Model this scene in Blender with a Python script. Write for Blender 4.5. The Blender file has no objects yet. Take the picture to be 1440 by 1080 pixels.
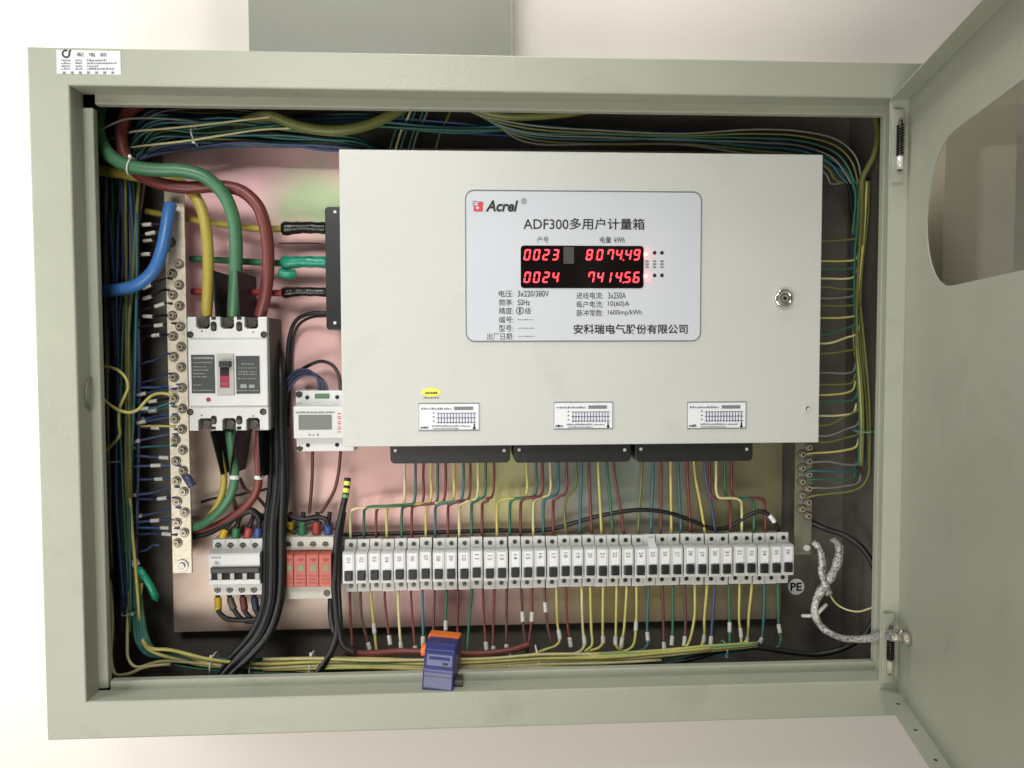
import bpy, bmesh, math, random
from mathutils import Vector, Matrix
from mathutils.geometry import tessellate_polygon
random.seed(7)
sc = bpy.context.scene
COL = sc.collection
Z0 = 1.45                      # height of the lens above the floor

# ------------------------------------------------------------------ camera
FPX, CX, CY = 1082.0, 720.0, 540.0
YAW, PITCH, ROLL = map(math.radians, (3.104, 2.551, -0.157))
_f = Vector((math.sin(YAW)*math.cos(PITCH), math.cos(YAW)*math.cos(PITCH), -math.sin(PITCH)))
_r0 = Vector((math.cos(YAW), -math.sin(YAW), 0)); _u0 = _r0.cross(_f)
_r = math.cos(ROLL)*_r0 + math.sin(ROLL)*_u0
_u = -math.sin(ROLL)*_r0 + math.cos(ROLL)*_u0
CAM = Vector((0, -1.0, Z0))
cd = bpy.data.cameras.new('camera'); cam = bpy.data.objects.new('camera', cd); COL.objects.link(cam)
M = Matrix((_r, _u, -_f)).transposed().to_4x4(); M.translation = CAM
cam.matrix_world = M
cd.sensor_width = 36.0; cd.lens = 36.0*FPX/1440.0; cd.clip_start = 0.02; cd.clip_end = 60
sc.camera = cam

def P(u, v, y):
    """point of the place seen at photo pixel (u, v), at depth y behind the cabinet front"""
    d = _f*FPX + _r*(u-CX) + _u*(CY-v)
    return CAM + d*((y+1.0)/d.y)

# ------------------------------------------------------------------ light
w = bpy.data.worlds.new('World'); sc.world = w; w.use_nodes = True
bg = w.node_tree.nodes['Background']; bg.inputs[0].default_value = (1.0, 0.965, 0.90, 1); bg.inputs[1].default_value = 0.075

def area(name, loc, target, sx, sy, power, col, spread=180):
    l = bpy.data.lights.new(name, 'AREA'); l.shape = 'RECTANGLE'; l.size = sx; l.size_y = sy
    l.energy = power; l.color = col; l.spread = math.radians(spread)
    o = bpy.data.objects.new(name, l); COL.objects.link(o); o.location = loc
    o.rotation_euler = (Vector(target)-Vector(loc)).to_track_quat('-Z', 'Y').to_euler()
    return o
area('ceiling_lamp', (-0.38, -1.50, Z0+1.00), (-0.07, 0.0, Z0+0.10), 0.7, 0.4, 2.15, (1.0, 0.99, 0.96), 51)
area('wall_fill', (-0.05, -0.03, Z0+1.35), (0.25, 0.2, Z0+0.3), 1.0, 0.15, 16.5, (1.0, 0.965, 0.93))  # added fill, no real fitting: brightens the wall but hardly the cabinet front
area('side_window', (-1.40, -0.36, Z0+0.30), (-0.95, 0.2, Z0+0.10), 0.6, 1.5, 10.5, (1.0, 0.995, 0.99), 100)
area('floor_bounce', (-0.70, -1.85, Z0-1.10), (0.28, 0.0, Z0-0.40), 1.7, 0.9, 33, (1.0, 0.96, 0.895))
sc.view_settings.view_transform = 'Standard'; sc.view_settings.look = 'None'
sc.view_settings.exposure = 0.0; sc.view_settings.gamma = 1.0; sc.view_settings.use_curve_mapping = False
sc.render.engine = 'CYCLES'
try:
    sc.cycles.use_denoising = True; sc.cycles.max_bounces = 6
except Exception: pass

# ------------------------------------------------------------------ materials
def lin(c):
    return tuple(((x/255.0)/12.92 if x/255.0 <= 0.04045 else ((x/255.0+0.055)/1.055)**2.4) for x in c)
MATS = {}
def mat(name, rgb, rough=0.5, metal=0.0, var=0.10, vscale=30.0, bump=0.0, bscale=400.0, spec=0.5, emit=0, coat=0.0, wear=0.0):
    """plain coloured surface: base colour broken up by noise, fine relief by noise bump"""
    m = bpy.data.materials.new(name); m.use_nodes = True; nt = m.node_tree; N = nt.nodes; L = nt.links
    b = N['Principled BSDF']; c = lin(rgb)
    b.inputs['Roughness'].default_value = rough; b.inputs['Metallic'].default_value = metal
    b.inputs['Specular IOR Level'].default_value = spec; b.inputs['Coat Weight'].default_value = coat
    tc = N.new('ShaderNodeTexCoord')
    if var > 0:
        n = N.new('ShaderNodeTexNoise'); n.inputs['Scale'].default_value = vscale; n.inputs['Detail'].default_value = 6
        n.inputs['Roughness'].default_value = 0.65
        L.new(tc.outputs['Object'], n.inputs['Vector'])
        r = N.new('ShaderNodeValToRGB'); e = r.color_ramp.elements
        e[0].position = 0.25; e[1].position = 0.75
        e[0].color = (*[x*(1-var) for x in c], 1); e[1].color = (*[min(1, x*(1+var)) for x in c], 1)
        L.new(n.outputs['Fac'], r.inputs['Fac']); L.new(r.outputs['Color'], b.inputs['Base Color'])
        mr = N.new('ShaderNodeMapRange'); mr.inputs['To Min'].default_value = max(0.03, rough*0.82); mr.inputs['To Max'].default_value = min(1, rough*1.2)
        L.new(n.outputs['Fac'], mr.inputs['Value']); L.new(mr.outputs['Result'], b.inputs['Roughness'])
    else:
        b.inputs['Base Color'].default_value = (*c, 1)
    if bump > 0:
        n2 = N.new('ShaderNodeTexNoise'); n2.inputs['Scale'].default_value = bscale; n2.inputs['Detail'].default_value = 3
        L.new(tc.outputs['Object'], n2.inputs['Vector'])
        bp = N.new('ShaderNodeBump'); bp.inputs['Strength'].default_value = bump; bp.inputs['Distance'].default_value = 0.002
        L.new(n2.outputs['Fac'], bp.inputs['Height']); L.new(bp.outputs['Normal'], b.inputs['Normal'])
    if wear > 0 and var > 0:
        # smudges and small dark specks of dirt and chipped paint
        src = r.outputs['Color']
        ns = N.new('ShaderNodeTexNoise'); ns.inputs['Scale'].default_value = 9; ns.inputs['Detail'].default_value = 8; ns.inputs['Roughness'].default_value = 0.7; ns.inputs['Distortion'].default_value = 0.6
        nd = N.new('ShaderNodeTexNoise'); nd.inputs['Scale'].default_value = 190; nd.inputs['Detail'].default_value = 2
        L.new(tc.outputs['Object'], ns.inputs['Vector']); L.new(tc.outputs['Object'], nd.inputs['Vector'])
        m1 = N.new('ShaderNodeMapRange'); m1.inputs['From Min'].default_value = 0.56; m1.inputs['From Max'].default_value = 0.74; m1.inputs['To Max'].default_value = 0.22*wear
        m2 = N.new('ShaderNodeMapRange'); m2.inputs['From Min'].default_value = 0.745; m2.inputs['From Max'].default_value = 0.79; m2.inputs['To Max'].default_value = 0.55*wear
        L.new(ns.outputs['Fac'], m1.inputs['Value']); L.new(nd.outputs['Fac'], m2.inputs['Value'])
        for mm in (m1, m2):
            x = N.new('ShaderNodeMix'); x.data_type = 'RGBA'; x.inputs['B'].default_value = (c[0]*.35, c[1]*.33, c[2]*.28, 1)
            L.new(mm.outputs['Result'], x.inputs['Factor']); L.new(src, x.inputs['A']); src = x.outputs['Result']
        L.new(src, b.inputs['Base Color'])
    if emit:
        b.inputs['Emission Color'].default_value = (*c, 1); b.inputs['Emission Strength'].default_value = emit
    MATS[name] = m
    return m

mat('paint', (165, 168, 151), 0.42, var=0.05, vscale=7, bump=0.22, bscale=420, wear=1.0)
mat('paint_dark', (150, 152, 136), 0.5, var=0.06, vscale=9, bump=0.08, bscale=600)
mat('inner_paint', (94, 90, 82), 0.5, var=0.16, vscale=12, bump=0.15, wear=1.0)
mat('duct', (130, 132, 120), 0.45, var=0.05, vscale=6, bump=0.15, bscale=420, wear=0.8)
mat('cream', (198, 199, 193), 0.36, var=0.025, vscale=5, bump=0.16, bscale=480, wear=0.55)
mat('panel', (200, 204, 210), 0.3, var=0.02, vscale=12)
mat('ink', (28, 28, 32), 0.5, var=0)
mat('ink_grey', (120, 124, 126), 0.5, var=0)
mat('ink_red', (205, 60, 62), 0.5, var=0.1)
mat('window', (16, 9, 10), 0.12, var=0, spec=0.6)
mat('window_tape', (70, 64, 66), 0.4, var=0.15, vscale=80)
mat('led', (255, 60, 70), 0.4, var=0, emit=2.6)
mat('lamp_red', (255, 70, 60), 0.4, var=0, emit=26)
mat('chrome', (212, 212, 208), 0.2, metal=0.15, var=0.06, vscale=60)
mat('steel', (165, 160, 146), 0.3, metal=0.4, var=0.25, vscale=160, bump=0.1)
mat('bolt', (176, 168, 148), 0.32, metal=0.4, var=0.3, vscale=200)
mat('screw', (92, 87, 78), 0.35, metal=0.8, var=0.3, vscale=300)
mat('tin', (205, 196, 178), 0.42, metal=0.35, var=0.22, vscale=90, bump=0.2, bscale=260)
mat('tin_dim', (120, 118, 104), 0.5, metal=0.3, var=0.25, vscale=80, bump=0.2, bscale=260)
mat('black', (20, 20, 21), 0.42, var=0.35, vscale=60)
mat('black_sheet', (9, 9, 10), 0.5, var=0.3, vscale=50)
mat('cover_black', (24, 24, 25), 0.38, var=0.15, vscale=30)
mat('tape_black', (20, 18, 18), 0.28, var=0.4, vscale=120, bump=0.9, bscale=120)
mat('tape_green', (28, 140, 112), 0.32, var=0.25, vscale=100, bump=0.8, bscale=110)
mat('plastic', (204, 205, 203), 0.36, var=0.04, vscale=50, bump=0.05)
mat('plastic_warm', (196, 195, 184), 0.42, var=0.06, vscale=50, bump=0.05)
mat('plastic_grey', (168, 167, 158), 0.45, var=0.06, vscale=60)
mat('hole', (12, 12, 12), 0.7, var=0)
mat('label_dark', (62, 66, 66), 0.4, var=0.08, vscale=60)
mat('base_grey', (70, 71, 62), 0.5, var=0.15, vscale=40)
mat('label_print', (140, 145, 142), 0.5, var=0.15, vscale=200)
mat('toggle_dark', (44, 44, 46), 0.4, var=0.2, vscale=100)
mat('toggle_red', (150, 38, 62), 0.4, var=0.15, vscale=100)
mat('lcd', (120, 124, 120), 0.22, var=0.04, vscale=20)
mat('terminal_green', (76, 108, 78), 0.5, var=0.35, vscale=400)
mat('spd_red', (178, 84, 70), 0.42, var=0.08, vscale=60, bump=0.05)
mat('spd_seam', (150, 46, 36), 0.5, var=0)
mat('spd_window', (98, 112, 62), 0.3, var=0.1, vscale=100)
mat('plastic_row', (200, 201, 197), 0.4, var=0.06, vscale=60, bump=0.05)
mat('paper', (226, 227, 230), 0.6, var=0.04, vscale=120)
mat('sleeve', (190, 190, 182), 0.5, var=0.25, vscale=420)
mat('tie', (214, 218, 210), 0.4, var=0.05)
mat('tie_dim', (120, 150, 140), 0.4, var=0.05)
mat('blue_shell', (36, 42, 104), 0.3, var=0.10, vscale=40, bump=0.05)
mat('blue_label', (104, 112, 142), 0.3, var=0.1, vscale=80)
mat('orange', (222, 112, 36), 0.4, var=0.12, vscale=60)
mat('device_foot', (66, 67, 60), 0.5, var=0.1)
mat('yellow_sticker', (226, 230, 96), 0.5, var=0.12, vscale=300)
mat('spring', (40, 38, 34), 0.4, metal=0.6, var=0.2)
# insulation colours
for n, c in dict(w_green=(48, 100, 78), w_teal=(48, 98, 104), w_blue=(56, 84, 132), w_navy=(46, 52, 84), w_yellow=(186, 178, 100),
                 w_pale=(198, 190, 140), w_red=(108, 50, 47), w_brown=(90, 54, 48), w_grey=(116, 116, 106), w_black=(22, 22, 23),
                 w_slate=(62, 74, 108), w_olive=(104, 108, 56), w_lgreen=(110, 156, 92)).items():
    mat(n, c, 0.42, var=0.16, vscale=40)
mat('c_green', (70, 118, 84), 0.38, var=0.14, vscale=18, bump=0.05, bscale=200, wear=0.9)
mat('c_red', (112, 54, 50), 0.4, var=0.14, vscale=18, bump=0.05, bscale=200, wear=0.9)
mat('c_yellow', (178, 162, 72), 0.4, var=0.10, vscale=18, bump=0.05, bscale=200, wear=0.9)
mat('c_blue', (66, 118, 184), 0.36, var=0.10, vscale=18, bump=0.04, bscale=200, wear=0.9)
mat('boot_yellow', (196, 166, 44), 0.42, var=0.15, vscale=60)
mat('boot_green', (48, 112, 72), 0.42, var=0.15, vscale=60)
mat('boot_red', (160, 66, 60), 0.42, var=0.15, vscale=60)
mat('boot_blue', (56, 78, 136), 0.42, var=0.15, vscale=60)
mat('boot_grey', (88, 82, 70), 0.42, var=0.15, vscale=60)
mat('boot_dkred', (96, 44, 38), 0.42, var=0.15, vscale=60)
mat('boot_navy', (34, 40, 66), 0.42, var=0.15, vscale=60)

def mat_wall():
    m = mat('wall', (229, 223, 215), 0.8, var=0.015, vscale=3, bump=0.12, bscale=160, wear=0.06)
    return m
mat_wall()

def mat_plate():
    """zinc plated sheet: the passivation film shows pink, green and straw coloured patches"""
    m = bpy.data.materials.new('zinc'); m.use_nodes = True; nt = m.node_tree; N = nt.nodes; L = nt.links
    b = N['Principled BSDF']; b.inputs['Metallic'].default_value = 0.2; b.inputs['Roughness'].default_value = 0.34
    tc = N.new('ShaderNodeTexCoord')
    def noise(scale, off, detail=4):
        mp = N.new('ShaderNodeMapping'); mp.inputs['Location'].default_value = off
        L.new(tc.outputs['Object'], mp.inputs['Vector'])
        n = N.new('ShaderNodeTexNoise'); n.inputs['Scale'].default_value = scale; n.inputs['Detail'].default_value = detail
        L.new(mp.outputs['Vector'], n.inputs['Vector']); return n.outputs['Fac']
    def blob(cx, cz, rx, rz, lo=0.25):
        """soft patch of film centred on the sheet at (cx, cz)"""
        mp = N.new('ShaderNodeMapping'); mp.vector_type = 'TEXTURE'
        mp.inputs['Location'].default_value = (cx, 0, cz); mp.inputs['Scale'].default_value = (rx, 1000, rz)
        wr = N.new('ShaderNodeTexNoise'); wr.inputs['Scale'].default_value = 9; wr.inputs['Detail'].default_value = 3
        L.new(tc.outputs['Object'], wr.inputs['Vector'])
        mx = N.new('ShaderNodeVectorMath'); mx.operation = 'MULTIPLY_ADD'; mx.inputs[1].default_value = (0.12, 0, 0.12)
        L.new(wr.outputs['Color'], mx.inputs[0]); L.new(tc.outputs['Object'], mx.inputs[2])
        sb = N.new('ShaderNodeVectorMath'); sb.operation = 'SUBTRACT'; sb.inputs[1].default_value = (0.06, 0, 0.06)
        L.new(mx.outputs[0], sb.inputs[0]); L.new(sb.outputs[0], mp.inputs['Vector'])
        g = N.new('ShaderNodeTexGradient'); g.gradient_type = 'SPHERICAL'
        L.new(mp.outputs['Vector'], g.inputs['Vector'])
        r = N.new('ShaderNodeMapRange'); r.inputs['From Max'].default_value = 0.6
        L.new(g.outputs['Fac'], r.inputs['Value']); return r.outputs['Result']
    def mix(fac, a, c):
        x = N.new('ShaderNodeMix'); x.data_type = 'RGBA'
        L.new(fac, x.inputs['Factor'])
        if hasattr(a, 'links'): L.new(a, x.inputs['A'])
        else: x.inputs['A'].default_value = (*lin(a), 1)
        x.inputs['B'].default_value = (*lin(c), 1)
        return x.outputs['Result']
    c = mix(noise(14, (0, 0, 0)), (172, 150, 138), (188, 168, 152))
    c = mix(blob(-0.30, Z0+0.14, 0.34, 0.30), c, (228, 182, 186))
    c = mix(blob(-0.17, Z0-0.02, 0.20, 0.34), c, (222, 180, 176))
    c = mix(blob(-0.09, Z0-0.20, 0.16, 0.18), c, (204, 162, 156))
    c = mix(blob(-0.21, Z0+0.22, 0.085, 0.075), c, (160, 178, 136))
    c = mix(blob(0.05, Z0-0.19, 0.09, 0.12), c, (176, 170, 118))
    c = mix(blob(0.22, Z0-0.20, 0.16, 0.12), c, (136, 144, 134))
    c = mix(blob(0.44, Z0-0.25, 0.20, 0.30), c, (122, 118, 90))
    c = mix(blob(0.20, Z0-0.36, 0.24, 0.10), c, (150, 136, 96))
    c = mix(blob(-0.02, Z0-0.36, 0.20, 0.10), c, (166, 130, 126))
    L.new(c, b.inputs['Base Color'])
    bp = N.new('ShaderNodeBump'); bp.inputs['Strength'].default_value = 0.08; bp.inputs['Distance'].default_value = 0.002
    L.new(noise(60, (3, 1, 0)), bp.inputs['Height']); L.new(bp.outputs['Normal'], b.inputs['Normal'])
    MATS['zinc'] = m
mat_plate()

def mat_glass():
    m = bpy.data.materials.new('smoked_pane'); m.use_nodes = True; nt = m.node_tree; N = nt.nodes; L = nt.links
    N.remove(N['Principled BSDF']); out = N['Material Output']
    t = N.new('ShaderNodeBsdfTransparent'); t.inputs[0].default_value = (0.86, 0.86, 0.81, 1)
    g = N.new('ShaderNodeBsdfGlossy'); g.inputs['Roughness'].default_value = 0.04
    x = N.new('ShaderNodeMixShader'); x.inputs[0].default_value = 0.07; L.new(t.outputs[0], x.inputs[1]); L.new(g.outputs[0], x.inputs[2])
    L.new(x.outputs[0], out.inputs['Surface']); MATS['smoked_pane'] = m
mat_glass()

def mat_braid():
    m = bpy.data.materials.new('braid'); m.use_nodes = True; nt = m.node_tree; N = nt.nodes; L = nt.links
    b = N['Principled BSDF']; b.inputs['Metallic'].default_value = 0.25; b.inputs['Roughness'].default_value = 0.38
    tc = N.new('ShaderNodeTexCoord'); v = N.new('ShaderNodeTexVoronoi'); v.inputs['Scale'].default_value = 330
    L.new(tc.outputs['Object'], v.inputs['Vector'])
    n = N.new('ShaderNodeTexNoise'); n.inputs['Scale'].default_value = 45; L.new(tc.outputs['Object'], n.inputs['Vector'])
    ml = N.new('ShaderNodeMath'); ml.operation = 'MULTIPLY'; L.new(v.outputs['Distance'], ml.inputs[0]); L.new(n.outputs['Fac'], ml.inputs[1])
    r = N.new('ShaderNodeValToRGB'); r.color_ramp.elements[0].color = (0.66, 0.65, 0.60, 1); r.color_ramp.elements[1].color = (0.16, 0.155, 0.14, 1)
    r.color_ramp.elements[1].position = 0.45
    L.new(ml.outputs[0], r.inputs['Fac']); L.new(r.outputs['Color'], b.inputs['Base Color'])
    bp = N.new('ShaderNodeBump'); bp.inputs['Strength'].default_value = 0.45; bp.inputs['Distance'].default_value = 0.0015
    L.new(v.outputs['Distance'], bp.inputs['Height']); L.new(bp.outputs['Normal'], b.inputs['Normal'])
    MATS['braid'] = m
mat_braid()

# ------------------------------------------------------------------ building blocks
def thing(name, label, cat, loc=(0, 0, 0), group=None):
    o = bpy.data.objects.new(name, None); COL.objects.link(o); o.location = loc; o.empty_display_size = 0.02
    return tag(o, label, cat, group)
def tag(o, label, cat, group=None, kind=None):
    if label: o['label'] = label
    if cat: o['category'] = cat
    if group: o['group'] = group
    if kind: o['kind'] = kind
    return o
def link(name, me, m, parent=None, loc=None, rot=None):
    o = bpy.data.objects.new(name, me); COL.objects.link(o)
    if m and not me.materials: me.materials.append(MATS[m])
    if parent:
        o.parent = parent
    if loc is not None: o.location = loc
    if rot is not None: o.rotation_euler = rot
    return o
def mesh(verts, faces, name='mesh', smooth=False):
    me = bpy.data.meshes.new(name); me.from_pydata([tuple(v) for v in verts], [], faces); me.update()
    if smooth: me.shade_smooth()
    return me
def from_bm(bm, name='mesh', smooth=False):
    me = bpy.data.meshes.new(name); bm.normal_update(); bm.to_mesh(me); bm.free()
    if smooth: me.shade_smooth()
    return me
def bm_box(bm, x0, x1, y0, y1, z0, z1, bev=0.0, seg=2):
    if x0 > x1: x0, x1 = x1, x0
    if z0 > z1: z0, z1 = z1, z0
    vs = [bm.verts.new(p) for p in ((x0, y0, z0), (x1, y0, z0), (x1, y1, z0), (x0, y1, z0), (x0, y0, z1), (x1, y0, z1), (x1, y1, z1), (x0, y1, z1))]
    fs = [bm.faces.new([vs[i] for i in q]) for q in ((0, 1, 5, 4), (1, 2, 6, 5), (2, 3, 7, 6), (3, 0, 4, 7), (4, 5, 6, 7), (3, 2, 1, 0))]
    if bev > 0:
        es = list({e for f in fs for e in f.edges})
        bmesh.ops.bevel(bm, geom=es, offset=bev, segments=seg, affect='EDGES', profile=0.6)
def box(x0, x1, y0, y1, z0, z1, bev=0.0, seg=2):
    bm = bmesh.new(); bm_box(bm, x0, x1, y0, y1, z0, z1, bev, seg); return from_bm(bm)
def pbox(u0, v0, u1, v1, y0, depth, bev=0.001):
    """box whose front rectangle is seen between two photo pixels at depth y0"""
    a = P(u0, v0, y0); b = P(u1, v1, y0)
    return box(a.x, b.x, y0, y0+depth, b.z, a.z, bev)
def prism(poly, y0, y1, bev=0.0, holes=()):
    """polygon in (x, z), extruded from y0 to y1, with holes"""
    loops = [[Vector((p[0], p[1], 0)) for p in poly]] + [[Vector((p[0], p[1], 0)) for p in h] for h in holes]
    flat = [p for l in loops for p in l]; n = len(flat)
    tris = tessellate_polygon(loops)
    bm = bmesh.new()
    A = [bm.verts.new((p.x, y0, p.y)) for p in flat]; B = [bm.verts.new((p.x, y1, p.y)) for p in flat]
    for t in tris:
        bm.faces.new([A[i] for i in t]); bm.faces.new([B[i] for i in reversed(t)])
    k = 0
    for l in loops:
        m = len(l)
        for i in range(m):
            j = (i+1) % m
            bm.faces.new((A[k+i], A[k+j], B[k+j], B[k+i]))
        k += m
    bmesh.ops.recalc_face_normals(bm, faces=bm.faces[:])
    if bev > 0:
        es = [e for e in bm.edges if len(e.link_faces) == 2 and abs(e.link_faces[0].normal.dot(e.link_faces[1].normal)) < 0.7
              and abs(e.verts[0].co.y-y0) < 1e-6 and abs(e.verts[1].co.y-y0) < 1e-6]
        if es: bmesh.ops.bevel(bm, geom=es, offset=bev, segments=2, affect='EDGES', profile=0.6)
    return from_bm(bm)
def rrect(x0, x1, z0, z1, r, n=6):
    if x0 > x1: x0, x1 = x1, x0
    if z0 > z1: z0, z1 = z1, z0
    out = []
    for cx, cz, a in ((x1-r, z1-r, 0), (x0+r, z1-r, 90), (x0+r, z0+r, 180), (x1-r, z0+r, 270)):
        for k in range(n+1):
            t = math.radians(a+90*k/n); out.append((cx+r*math.cos(t), cz+r*math.sin(t)))
    return out
def disc(r, h, n=16, bev=0.0, y0=0.0):
    """flat cylinder facing the viewer, front at y0-h, back at y0"""
    poly = [(r*math.cos(2*math.pi*k/n), r*math.sin(2*math.pi*k/n)) for k in range(n)]
    return prism(poly, y0-h, y0, bev)
def side_prism(prof, x0, x1, bev=0.0):
    """profile in (y, z), extruded along x"""
    bm = bmesh.new()
    A = [bm.verts.new((x0, p[0], p[1])) for p in prof]; B = [bm.verts.new((x1, p[0], p[1])) for p in prof]
    tr = tessellate_polygon([[Vector((p[0], p[1], 0)) for p in prof]])
    for t in tr:
        bm.faces.new([A[i] for i in t]); bm.faces.new([B[i] for i in reversed(t)])
    n = len(prof)
    for i in range(n):
        bm.faces.new((A[i], A[(i+1) % n], B[(i+1) % n], B[i]))
    bmesh.ops.recalc_face_normals(bm, faces=bm.faces[:])
    if bev > 0:
        es = [e for e in bm.edges if len(e.link_faces) == 2 and abs(e.link_faces[0].normal.dot(e.link_faces[1].normal)) < 0.85]
        bmesh.ops.bevel(bm, geom=es, offset=bev, segments=2, affect='EDGES', profile=0.6)
    return from_bm(bm)

def catmull(pts, per=6):
    pts = [Vector(p) for p in pts]
    if len(pts) == 2:
        return [pts[0].lerp(pts[1], i/4) for i in range(5)]
    q = [pts[0]*2-pts[1]] + pts + [pts[-1]*2-pts[-2]]
    out = []
    for i in range(1, len(q)-2):
        p0, p1, p2, p3 = q[i-1:i+3]
        d1 = max((p1-p0).length, 1e-6)**.5; d2 = max((p2-p1).length, 1e-6)**.5; d3 = max((p3-p2).length, 1e-6)**.5
        m1 = (p2-p1) + ((p1-p0)/d1 - (p2-p0)/(d1+d2))*d2
        m2 = (p2-p1) + ((p3-p2)/d3 - (p3-p1)/(d2+d3))*d2
        for k in range(per):
            t = k/per; t2 = t*t; t3 = t2*t
            out.append(p1*(2*t3-3*t2+1) + m1*(t3-2*t2+t) + p2*(-2*t3+3*t2) + m2*(t3-t2))
    out.append(pts[-1])
    return out
def tube_mesh(path, r, seg=8, closed=False, flat=1.0, rfun=None):
    """tube along a list of points; flat < 1 squashes it towards the viewer's axis"""
    n = len(path); V = []; F = []
    t0 = (path[1]-path[0]).normalized()
    ref = Vector((0, 1, 0)) if abs(t0.y) < 0.85 else Vector((0, 0, 1))
    u = (ref - t0*ref.dot(t0)).normalized()
    for i, p in enumerate(path):
        if closed: t = (path[(i+1) % n]-path[i-1])
        else: t = path[min(i+1, n-1)]-path[max(i-1, 0)]
        t = t.normalized() if t.length > 1e-9 else t0
        u = (u - t*u.dot(t)); u = u.normalized() if u.length > 1e-6 else t.orthogonal().normalized()
        v = t.cross(u)
        rr = r if rfun is None else rfun(i/(n-1), r)
        for k in range(seg):
            a = 2*math.pi*k/seg
            V.append(p + u*(math.cos(a)*rr*flat) + v*(math.sin(a)*rr))
    m = n if closed else n-1
    for i in range(m):
        for k in range(seg):
            a = i*seg+k; b = i*seg+(k+1) % seg; j = (i+1) % n
            F.append((a, b, j*seg+(k+1) % seg, j*seg+k))
    if not closed:
        F.append(tuple(reversed(range(seg)))); F.append(tuple((n-1)*seg+k for k in range(seg)))
    return mesh(V, F, smooth=True)
def px(pts, y=None):
    return [P(p[0], p[1], p[2] if len(p) > 2 else y) for p in pts]

def sub_path(path, target, length):
    i0 = min(range(len(path)), key=lambda i: (path[i]-target).length)
    # refine: dense resample
    dense = []
    for a, b in zip(path[:-1], path[1:]):
        k = max(1, int((b-a).length/0.0008))
        dense += [a.lerp(b, j/k) for j in range(k)]
    dense.append(path[-1])
    c = min(range(len(dense)), key=lambda i: (dense[i]-target).length)
    lo = hi = c; acc = 0
    while acc < length/2 and lo > 0: acc += (dense[lo]-dense[lo-1]).length; lo -= 1
    acc = 0
    while acc < length/2 and hi < len(dense)-1: acc += (dense[hi]-dense[hi+1]).length; hi += 1
    seg = dense[lo:hi+1]
    if len(seg) < 2: seg = [dense[max(0, c-1)], dense[min(len(dense)-1, c+1)]]
    st = max(1, len(seg)//6)
    return seg[::st] + ([seg[-1]] if (len(seg)-1) % st else [])
def wire(name, label, cat, pts, r, m, y=None, group=None, seg=7, per=6, sleeves=(), parts=(), wob=0.0, flat=1.0):
    """one wire or cable; sleeves and other pieces slipped over it are its parts"""
    base = px(pts, y)
    if wob:
        base = [base[0]] + [p + Vector((random.uniform(-wob, wob), random.uniform(-wob, wob)*.6, random.uniform(-wob, wob))) for p in base[1:-1]] + [base[-1]]
    path = catmull(base, per)
    if not sleeves and not parts:
        o = link(name, tube_mesh(path, r, seg, flat=flat), m); return tag(o, label, cat, group)
    t = thing(name, label, cat, (0, 0, 0), group)
    link('conductor', tube_mesh(path, r, seg, flat=flat), m, t)
    for s in sleeves:
        u, v, L = s[:3]; mm = s[3] if len(s) > 3 else 'sleeve'; k = s[4] if len(s) > 4 else 1.45
        d = s[5] if len(s) > 5 else (y if y is not None else pts[0][2])
        sp = sub_path(path, P(u, v, d), L)
        link(s[6] if len(s) > 6 else 'marker_sleeve', tube_mesh(sp, r*k, 8), mm, t)
    return t

_tc = {}
def text_me(body, bold=0.0, shear=0.0):
    key = (body, bold, shear)
    c = bpy.data.curves.new('text', 'FONT'); c.body = body; c.size = 1; c.offset = bold; c.shear = shear; c.resolution_u = 3
    o = bpy.data.objects.new('text', c); me = bpy.data.meshes.new_from_object(o)
    bpy.data.objects.remove(o); bpy.data.curves.remove(c)
    return me
def text_at(name, body, u0, v0, u1, v1, y, m, parent, bold=0.0, shear=0.0, rot=0):
    """flat lettering filling the photo rectangle u0..u1, v0..v1 at depth y"""
    me = text_me(body, bold, shear)
    xs = [v.co.x for v in me.vertices]; ys = [v.co.y for v in me.vertices]
    ax, bx, ay, by = min(xs), max(xs), min(ys), max(ys)
    a = P(u0, v0, y); b = P(u1, v1, y)
    for v in me.vertices:
        s = (v.co.x-ax)/(bx-ax); t = (v.co.y-ay)/(by-ay)
        if rot == 90: s, t = t, 1-s
        if rot == -90: s, t = 1-t, s
        v.co = (a.x+(b.x-a.x)*s, y, b.z+(a.z-b.z)*t)
    me.update()
    return link(name, me, m, parent)
def bars(name, rects, y, m, parent, th=0.0004):
    """flat print made of small strokes (pixel rectangles)"""
    bm = bmesh.new()
    for (u0, v0, u1, v1) in rects:
        a = P(u0, v0, y); b = P(u1, v1, y)
        vs = [bm.verts.new(q) for q in ((a.x, y, a.z), (b.x, y, a.z), (b.x, y, b.z), (a.x, y, b.z))]
        bm.faces.new(vs)
    return link(name, from_bm(bm), m, parent)
def scribble(u0, u1, v, h, rng, lo=1.0, hi=3.5, gap=0.8):
    """strokes standing in for a line of print too small to read"""
    out = []; u = u0
    while u < u1:
        wd = rng.uniform(lo, hi); out.append((u, v-h*rng.uniform(.6, 1), min(u1, u+wd), v)); u += wd+gap*rng.uniform(.6, 1.6)
    return out

ORD = ['zeroth', 'first', 'second', 'third', 'fourth', 'fifth', 'sixth', 'seventh', 'eighth', 'ninth', 'tenth', 'eleventh', 'twelfth', 'thirteenth',
       'fourteenth', 'fifteenth', 'sixteenth', 'seventeenth', 'eighteenth', 'nineteenth', 'twentieth']
for t, b in (('twenty', 20), ('thirty', 30)):
    if b == 30: ORD.append('thirtieth')
    for k in range(1, 10): ORD.append(t+'-'+ORD[k])
ORD.append('fortieth')

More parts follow.
